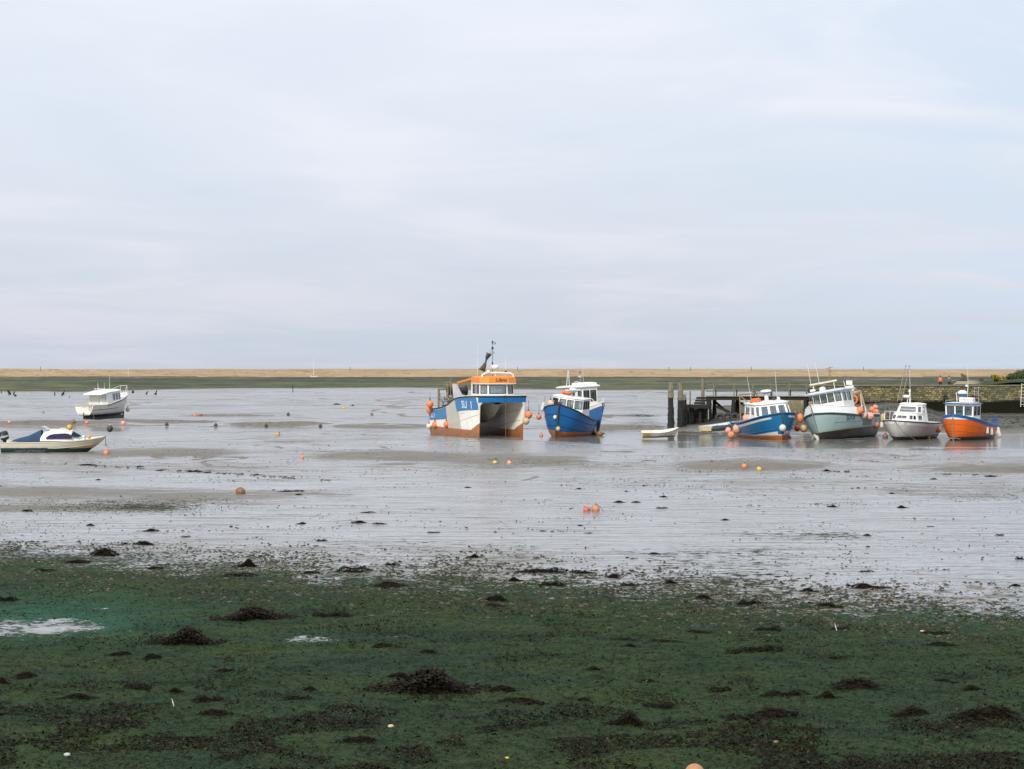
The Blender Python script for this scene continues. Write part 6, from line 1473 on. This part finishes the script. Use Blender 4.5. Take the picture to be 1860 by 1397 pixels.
ball_float('orange topped stone coloured buoy cut by the bottom edge', 1262, 1404, 17, fmat('tan_float', (.42, .2, .08), .5), 0, None, FB, d=25.0, up=(.9, .35, -.25))

# ------------------------------------------------------------------ seaweed
def weed_mat(name, c1, c2, rough=.4):
    m, b = newmat(name); a = noise(objc(), 9, 4); setp(b, Base_Color=mixc(ramp(a, [(.35, 0.0), (.65, 1.0)]), c1, c2), Roughness=rough, Specular_IOR_Level=.06); return m
W1 = weed_mat('bladderwrack', (.006, .005, .0035), (.018, .014, .008), .7); W2 = weed_mat('wrack_olive', (.011, .011, .005), (.030, .025, .009), .7); W3 = weed_mat('wrack_light', (.04, .036, .013), (.08, .062, .018), .7); W4 = weed_mat('green_strand', (.02, .042, .02), (.04, .075, .03), .7)
def strips(n, pos, size, rng, tilt=0.5, wide=.22):
    """n curled leaf strips, two quads each, as arrays of points"""
    a = rng.uniform(0, 2 * np.pi, n); el = rng.normal(0, tilt, n); L = size * rng.uniform(.5, 1.5, n)
    d = np.stack([np.cos(a) * np.cos(el), np.sin(a) * np.cos(el), np.sin(el)], -1)
    s = np.stack([-np.sin(a), np.cos(a), rng.normal(0, .5, n)], -1); s /= np.linalg.norm(s, axis=1)[:, None]
    w = (L * wide * rng.uniform(.6, 1.3, n))[:, None]; L = L[:, None]
    up = np.array([0, 0, 1.0]) * L * rng.uniform(-.05, .3, n)[:, None]
    p0 = pos - d * L * .5; p1 = pos + up; p2 = pos + d * L * .5
    v = np.stack([p0 - s * w * .35, p0 + s * w * .35, p1 - s * w * .5, p1 + s * w * .5, p2 - s * w * .3, p2 + s * w * .3], 1)
    return v.reshape(-1, 3)
def strip_mesh(name, V, mats, mi):
    n = len(V) // 6; me = bpy.data.meshes.new(name); b = np.arange(n)[:, None] * 6
    q = np.concatenate([b + np.array([0, 1, 3, 2]), b + np.array([2, 3, 5, 4])], 1).reshape(-1, 4)
    me.vertices.add(len(V)); me.vertices.foreach_set('co', V.astype(np.float32).ravel()); me.loops.add(q.size); me.loops.foreach_set('vertex_index', q.astype(np.int32).ravel())
    me.polygons.add(len(q)); me.polygons.foreach_set('loop_start', (np.arange(len(q)) * 4).astype(np.int32)); me.polygons.foreach_set('loop_total', np.full(len(q), 4, np.int32))
    for m in mats: me.materials.append(m)
    me.polygons.foreach_set('material_index', np.repeat(mi, 2).astype(np.int32)); me.polygons.foreach_set('use_smooth', np.ones(len(q), bool)); me.update(calc_edges=True); me.validate(); return me
rng = np.random.default_rng(5)
def clump_mesh(seed, n, tall):
    r = np.random.default_rng(seed); k = r.integers(3, 6); cx = r.uniform(-.36, .36, k); cw = r.uniform(.12, .3, k); ch = r.uniform(.45, 1, k)
    x = r.uniform(-.5, .5, n) + r.normal(0, .05, n); y = r.normal(0, .22, n)
    hh = sum(ch[i] * np.exp(-((x - cx[i]) / cw[i]) ** 2) for i in range(k)); hh = hh / max(hh.max(), 1e-3)
    z = hh * np.clip(1 - (y / .5) ** 2, 0, 1) * r.uniform(.5, 1.0, n) * tall
    V = strips(n, np.stack([x, y, z], -1), .07, r, .4, .3)
    # a soft dark heap under the fronds
    me = strip_mesh('seaweed_heap', V, [W1, W2, W3], r.choice(3, n, p=[.86, .12, .02]))
    return add_heap(me, lambda x: sum(ch[i] * np.exp(-((x - cx[i]) / cw[i]) ** 2) for i in range(k)) / 1.1, tall)
def add_heap(me, prof, tall):
    bm = bmesh.new(); bm.from_mesh(me); A, B = 9, 28; rows = []
    for i in range(A + 1):
        q = i / A; rows.append([bm.verts.new((.46 * q * math.cos(j * 6.2832 / B) * random.uniform(.9, 1.1), .27 * q * math.sin(j * 6.2832 / B) * random.uniform(.9, 1.1), 0)) for j in range(B)])
    for i, rw in enumerate(rows):
        for v in rw: v.co.z = float(prof(v.co.x)) * tall * .55 * (1 - (i / A) ** 2) * random.uniform(.6, 1.15) - .02
    for i in range(A):
        for j in range(B):
            f = bm.faces.new((rows[i][j], rows[i][(j + 1) % B], rows[i + 1][(j + 1) % B], rows[i + 1][j])); f.smooth = False
    bm.to_mesh(me); bm.free(); return me
VAR = [clump_mesh(100 + i, 900, .34) for i in range(6)]
FLAT = [clump_mesh(200 + i, 500, .2) for i in range(5)]
def clump(px, py, wpx, hpx, label, group, big=False):
    loc, nor = hit(px, py)
    if loc is None: return
    d = loc.y; w_ = wpx / FPX * d; h = hpx / FPX * d; rr = random.Random(int(px * 7 + py)); steep = EYE / d
    dep = max(.15, min(w_ * .8, (hpx * .55 / FPX * d) / steep)); hz = max(.03, h * .8)
    me = rr.choice(VAR if hpx / wpx > .16 or big else FLAT); o = bpy.data.objects.new('seaweed_clump', me); COL.objects.link(o)
    tall = .34 if me in VAR else .2
    o.location = (loc.x, loc.y + dep * .2, gz(loc.x, loc.y + dep * .2) - .01); o.scale = (w_ if rr.random() < .5 else -w_, dep, hz / tall); o.rotation_euler.z = rr.uniform(-.12, .12)
    return tag(o, label, 'seaweed', group)
hl = strip_mesh('seaweed_heap', np.concatenate([np.zeros((0, 3)), strips(2600, (lambda r: np.stack([(x := np.clip(r.normal(0.03, .21, 2600), -.55, .5)), r.normal(0, .17, 2600), (np.exp(-((x - .06) / .17) ** 2) * .9 + .22 * np.exp(-((x + .25) / .25) ** 2)) * r.uniform(.35, 1, 2600) * .34], -1))(np.random.default_rng(7)), .05, np.random.default_rng(8), .45, .34)]), [W1, W2, W3], np.random.default_rng(9).choice(3, 2600, p=[.72, .24, .04]))
add_heap(hl, lambda x: math.exp(-((x - .06) / .17) ** 2) * .9 + .22 * math.exp(-((x + .25) / .25) ** 2), .34); VAR.append(hl)
def big_clump(px, py, wpx, hpx, label):
    o = clump(px, py, wpx, hpx, label, None, True); o.data = hl; return o
big_clump(770, 1258, 240, 50, 'tallest heap of dark seaweed in the middle foreground')
big_clump(330, 1170, 150, 36, 'broad heap of brown seaweed at the left, near the pale puddle')
big_clump(462, 1125, 165, 27, 'long low heap of brown seaweed behind the broad left heap')
big_clump(1140, 1316, 85, 30, 'rounded heap of seaweed near the bottom, right of the middle')
gA = 'seaweed clumps on the green algae'; lA = 'dark brown seaweed clump lying on the green algae'
for c in ((593,1121,80,14),(700,1067,80,12),(640,1040,60,16),(448,1030,50,20),(427,1047,75,9),(187,1010,50,18),(140,1023,48,8),(270,1034,50,7),(83,1038,50,7),(7,1092,46,13),(553,1042,52,7),
          (983,1040,100,12),(1060,1042,50,8),(935,1056,40,10),(1000,1064,46,13),(1113,1050,30,11),(1140,1065,26,10),(1220,1060,44,9),(860,1013,34,9),(710,1027,28,9),(897,1092,46,15),(890,1101,56,6),
          (1583,1068,76,11),(1470,1075,36,9),(1275,1088,42,11),(1360,1099,46,15),(1507,1102,50,9),(1847,1065,26,6),
          (215,1191,52,10),(280,1197,42,14),(133,1269,76,13),(247,1252,50,15),(317,1257,36,10),(380,1275,62,18),(412,1221,46,9),(383,1299,76,13),(565,1255,38,11),(543,1271,54,10),(3,1242,32,16),(50,1232,54,14),
          (690,1177,70,11),(777,1186,32,9),(1137,1163,50,7),(1213,1166,60,6),(1143,1175,46,8),(1077,1217,50,9),(1180,1239,46,10),(720,1231,46,13),(913,1256,50,14),(953,1279,140,15),(1197,1286,54,13),(647,1349,80,15),(1063,1274,34,10),
          (1373,1184,104,15),(1395,1145,52,9),(1270,1150,46,7),(1527,1144,34,8),(1700,1153,54,10),(1703,1173,70,8),(1567,1250,104,22),(1427,1265,92,16),(1503,1268,56,17),(1310,1257,44,15),(1383,1305,140,22),(1657,1300,70,20),(1793,1306,130,28),(1717,1239,48,9),(1770,1254,66,12),(1523,1197,36,9)):
    clump(*c, lA, gA)
gM = 'seaweed clumps on the bare mud'; lM = 'small dark seaweed clump lying on the wet grey mud'
for c in ((1640,923,32,7),(1510,921,24,4),(1316,945,20,4),(1577,973,17,5),(1573,1039,32,5),(1695,871,16,4),(1853,1016,16,8),(1817,973,16,5),(262,990,40,10),(267,965,40,6),(225,989,26,5),(547,952,30,5),(583,983,22,6),(338,976,18,5),(163,955,16,5),(177,872,14,3),(47,929,16,5),
          (665,932,32,5),(660,950,44,6),(690,952,26,4),(787,968,24,4),(850,886,14,3),(986,965,12,3),(1055,955,14,3),(1067,969,20,3),(1126,913,26,5),(1155,913,18,4),(1053,888,14,3),(1138,893,14,3),(1170,883,14,3),(1207,903,18,4),(1202,924,22,5),(1186,1007,34,5),(900,967,12,3),(1503,856,30,4),(1619,897,14,4),(1560,887,10,3),(1720,862,18,3),(1799,866,20,4),(1690,957,14,3),(255,848,18,3),(350,857,26,5),(290,855,16,3),(160,845,46,3),(470,863,24,3),(378,859,18,3),(527,893,50,4),(540,899,20,3),(610,735,18,3),(640,737,12,3)):
    clump(*c, lM, gM)

# ground cover nobody could count: strands and scraps on the algae, lumps along its edge
def in_view(n, r, d0, d1, bias=1.0):
    d = d0 * (d1 / d0) ** (r.random(n) ** bias); x = r.uniform(-1, 1, n) * (d * .262 + .8); return x, d
r = np.random.default_rng(21)
x, y = in_view(230000, r, 24.5, 52, 1.0)
pxs, pys = img(x, y)
dn = fbm(x / 1.1, y / 1.3, 131, 4); edl = np.interp(pxs, [-200, 0, 300, 600, 900, 1200, 1500, 1860, 2100], [1005, 1008, 1028, 1055, 1062, 1085, 1112, 1128, 1140])
near = ss(pys, 1250, 1400)
keep = r.random(len(x)) < np.clip((ss(dn, .58 - .14 * near, .72 - .12 * near)) * (.30 + .7 * near) + .07, 0, 1) * ss(pys, edl - 40, edl + 10)
hole2 = np.exp(-(((pxs - 70) / 130) ** 2 + ((pys - 1150) / 22) ** 2)); keep &= r.random(len(x)) > hole2 * 1.2
x, y, near = x[keep], y[keep], near[keep]
z = ground_z(x, y) + .012 + .03 * r.random(len(x)) * ss(dn[keep], .6, .8)
V = strips(len(x), np.stack([x, y, z], -1), .055, r, .35, .32)
mi = np.where(r.random(len(x)) < .80, 0, np.where(r.random(len(x)) < .82, 1, 2))
o = bpy.data.objects.new('seaweed_scraps', strip_mesh('seaweed_scraps', V, [W1, W2, W3], mi)); COL.objects.link(o); tag(o, 'scattered dark brown seaweed scraps over the green foreshore', 'seaweed', kind='stuff')
x, y = in_view(90000, r, 24.5, 47, 1.0); pxs, pys = img(x, y); edl = np.interp(pxs, [-200, 0, 300, 600, 900, 1200, 1500, 1860, 2100], [1005, 1008, 1028, 1055, 1062, 1085, 1112, 1128, 1140])
hole2 = np.exp(-(((pxs - 70) / 150) ** 2 + ((pys - 1150) / 24) ** 2)); keep = (r.random(len(x)) < ss(pys, edl, edl + 40)) & (r.random(len(x)) > hole2 * 1.3)
x, y = x[keep], y[keep]; V = strips(len(x), np.stack([x, y, ground_z(x, y) + .008], -1), .05, r, .22, .14)
o = bpy.data.objects.new('green_strands', strip_mesh('green_strands', V, [W4, W2], (r.random(len(x)) < .12).astype(int))); COL.objects.link(o); tag(o, 'fine green weed strands matted over the foreshore', 'seaweed', kind='stuff')

def lumps(name, x, y, z, rad, mats, mi, label):
    n = len(x); rr_ = np.random.default_rng(33)
    base = np.array([(1, 0, 0), (.5, .87, 0), (-.5, .87, 0), (-1, 0, 0), (-.5, -.87, 0), (.5, -.87, 0), (.55, .2, .6), (-.25, .5, .66), (-.3, -.45, .6), (0, 0, .85)])
    F = np.array([(0, 1, 6), (1, 7, 6), (1, 2, 7), (2, 3, 7), (3, 8, 7), (3, 4, 8), (4, 5, 8), (5, 6, 8), (5, 0, 6), (6, 7, 9), (7, 8, 9), (8, 6, 9)])
    a = rr_.uniform(0, 6.28, n); c, s = np.cos(a)[:, None], np.sin(a)[:, None]; j = rr_.uniform(.6, 1.4, (n, 10)); st = rr_.uniform(.7, 1.8, n)[:, None]
    bx, by, bz = base[:, 0][None] * j * st, base[:, 1][None] * j, base[:, 2][None] * j * rr_.uniform(.35, .9, n)[:, None]
    V = np.stack([x[:, None] + rad[:, None] * (bx * c - by * s), y[:, None] + rad[:, None] * (bx * s + by * c), z[:, None] + rad[:, None] * bz - .004], -1).reshape(-1, 3)
    q = (np.arange(n)[:, None, None] * 10 + F[None]).reshape(-1, 3); me = bpy.data.meshes.new(name)
    me.vertices.add(len(V)); me.vertices.foreach_set('co', V.astype(np.float32).ravel()); me.loops.add(q.size); me.loops.foreach_set('vertex_index', q.astype(np.int32).ravel())
    me.polygons.add(len(q)); me.polygons.foreach_set('loop_start', (np.arange(len(q)) * 3).astype(np.int32)); me.polygons.foreach_set('loop_total', np.full(len(q), 3, np.int32))
    for m in mats: me.materials.append(m)
    me.polygons.foreach_set('material_index', np.repeat(mi, 12).astype(np.int32)); me.update(calc_edges=True); me.validate()
    o = bpy.data.objects.new(name, me); COL.objects.link(o); return tag(o, label, 'stones', kind='stuff')
PB = [weed_mat('dark_lump', (.018, .018, .012), (.045, .042, .028), .6), weed_mat('green_lump', (.02, .036, .018), (.045, .065, .028), .8), weed_mat('mud_lump', (.07, .06, .042), (.12, .10, .07), .5)]
r = np.random.default_rng(41)
x, y = in_view(120000, r, 39, 62, 1.0); pxs, pys = img(x, y); edl = np.interp(pxs, [-200, 0, 300, 600, 900, 1200, 1500, 1860, 2100], [1005, 1008, 1028, 1055, 1062, 1085, 1112, 1128, 1140])
cl = fbm(x / 1.4, y / 1.8, 141, 4); band = ss(pys, edl - 75, edl - 15) * (1 - ss(pys, edl + 25, edl + 75))
keep = r.random(len(x)) < band * (.12 + .88 * ss(cl, .38, .62)); x, y = x[keep], y[keep]
lumps('shore_lumps', x, y, ground_z(x, y), .012 + .045 * r.random(len(x)) ** 3, PB, r.choice(3, len(x), p=[.5, .35, .15]), 'dark pebbles and weed lumps along the edge of the algae')
x, y = in_view(60000, r, 46, 150, 1.1); cl = fbm(x / 3, y / 6, 151, 5); keep = r.random(len(x)) < .05 + .95 * ss(cl, .52, .74); x, y = x[keep], y[keep]
lumps('mud_specks', x, y, ground_z(x, y), (.006 + .028 * r.random(len(x)) ** 4) * (1 + (y - 46) / 150), PB, r.choice(3, len(x), p=[.55, .10, .35]), 'worm casts and dark specks scattered over the mud flats')
x = r.uniform(16, 66, 26000); y = r.uniform(166, 214, 26000); qz = quay_rise(x, y); cl = fbm(x / 1.5, y / 3, 161, 4); keep = (qz > .12) & (r.random(len(x)) < .05 + ss(cl, .48, .68)); x, y = x[keep], y[keep]
lumps('bank_weed', x, y, ground_z(x, y), .03 + .09 * r.random(len(x)) ** 3, PB, r.choice(3, len(x), p=[.72, .18, .10]), 'weed and stones over the mud bank below the quay')
# the speckled patch and the drift lines of weed on the flats
x = r.normal(0, 1, 5200) * 95 + 205; yp = 921 + 6 * r.normal(0, 1, 5200); g = [(EYE * FPX / (b_ - HY)) for b_ in yp]; y = np.array(g); x = (x - CX) / FPX * y
lumps('mud_patch_lumps', x, y, ground_z(x, y), .008 + .028 * r.random(len(x)) ** 3, PB, r.choice(3, len(x), p=[.5, .4, .1]), 'patch of dark pebbles and green weed on the mud at the left')
xs_, ys_ = [], []
for pl, n in (([(105, 843), (190, 847), (270, 852), (350, 857), (430, 862), (520, 868), (600, 874)], 900), ([(495, 891), (530, 893), (565, 894)], 260), ([(1230, 853), (1300, 858)], 60), ([(1490, 855), (1545, 857)], 120), ([(1760, 862), (1830, 866)], 100), ([(40, 929), (60, 928)], 50)):
    for k in range(n):
        q = r.random() * (len(pl) - 1); i = int(q); f = q - i; u_, v_ = pl[i][0] * (1 - f) + pl[i + 1][0] * f, pl[i][1] * (1 - f) + pl[i + 1][1] * f
        if vn(u_ / 9.0, v_ * .3, 171) < .45: continue
        v_ += r.normal(0, .9); dd = EYE * FPX / (v_ - HY); xs_.append((u_ - CX) / FPX * dd); ys_.append(dd)
for k in range(150):                                        # short broken drifts anywhere on the flats
    dd = 48 * (150 / 48) ** r.random(); xx = r.uniform(-1, 1) * dd * .25; n = r.integers(4, 22); L = r.uniform(.2, 1.4)
    xs_ += list(xx + r.normal(0, L, n)); ys_ += list(dd + r.normal(0, .25, n) + L * .1)
x, y = np.array(xs_), np.array(ys_); V = strips(len(x), np.stack([x, y, ground_z(x, y) + .015], -1), .075, r, .10, .45)
o = bpy.data.objects.new('drift_weed', strip_mesh('drift_weed', V, [W1, W2], (r.random(len(x)) < .2).astype(int))); COL.objects.link(o); tag(o, 'thin broken drift lines of dark weed across the mud flats', 'seaweed', kind='stuff')
# odd bits: feathers and a pale stone
def feather(px, py, h, label):
    loc, n = hit(px, py); t = empty('feather', label, 'feather', loc); s = h / FPX * loc.y
    MB().tube([(0, 0, 0), (-s * .12, 0, s * .5), (-s * .3, 0, s)], [.006, .005, .002], 5).build('shaft', M_white, t)
    MB().prism([(-.01 * s, 0, s * .1), (-s * .2, 0, s * .45), (-s * .32, 0, s), (-s * .08, 0, s * .55)], (0, .003, 0)).build('vane', M_bwhite, t, 0)
feather(1520, 1146, 14, 'white feather stuck upright in the algae at the right'); feather(316, 1283, 14, 'thin pale feather stuck upright in the algae at the left')
def pebble(px, py, r_, mat, label):
    loc, n = hit(px, py); q = r_ / FPX * loc.y; o = MB().ball(loc + Vector((0, 0, q * .4)), q, (1.3, 1, .75), 12, 8).build('pebble', mat, None, 60); tag(o, label, 'stone')
pebble(122, 1373, 5, M_grey, 'pale grey pebble lying in weed at the lower left'); pebble(710, 1321, 4.5, FC, 'yellow tan pebble on the algae below the tallest seaweed heap'); pebble(921, 1378, 3.0, FY, 'tiny yellow shell near the bottom edge')
pebble(1675, 1148, 3.0, FC, 'tiny buff shell beside a seaweed clump at the right'); pebble(1410, 1350, 4.5, FB, 'brown pebble in the weed at the lower right')
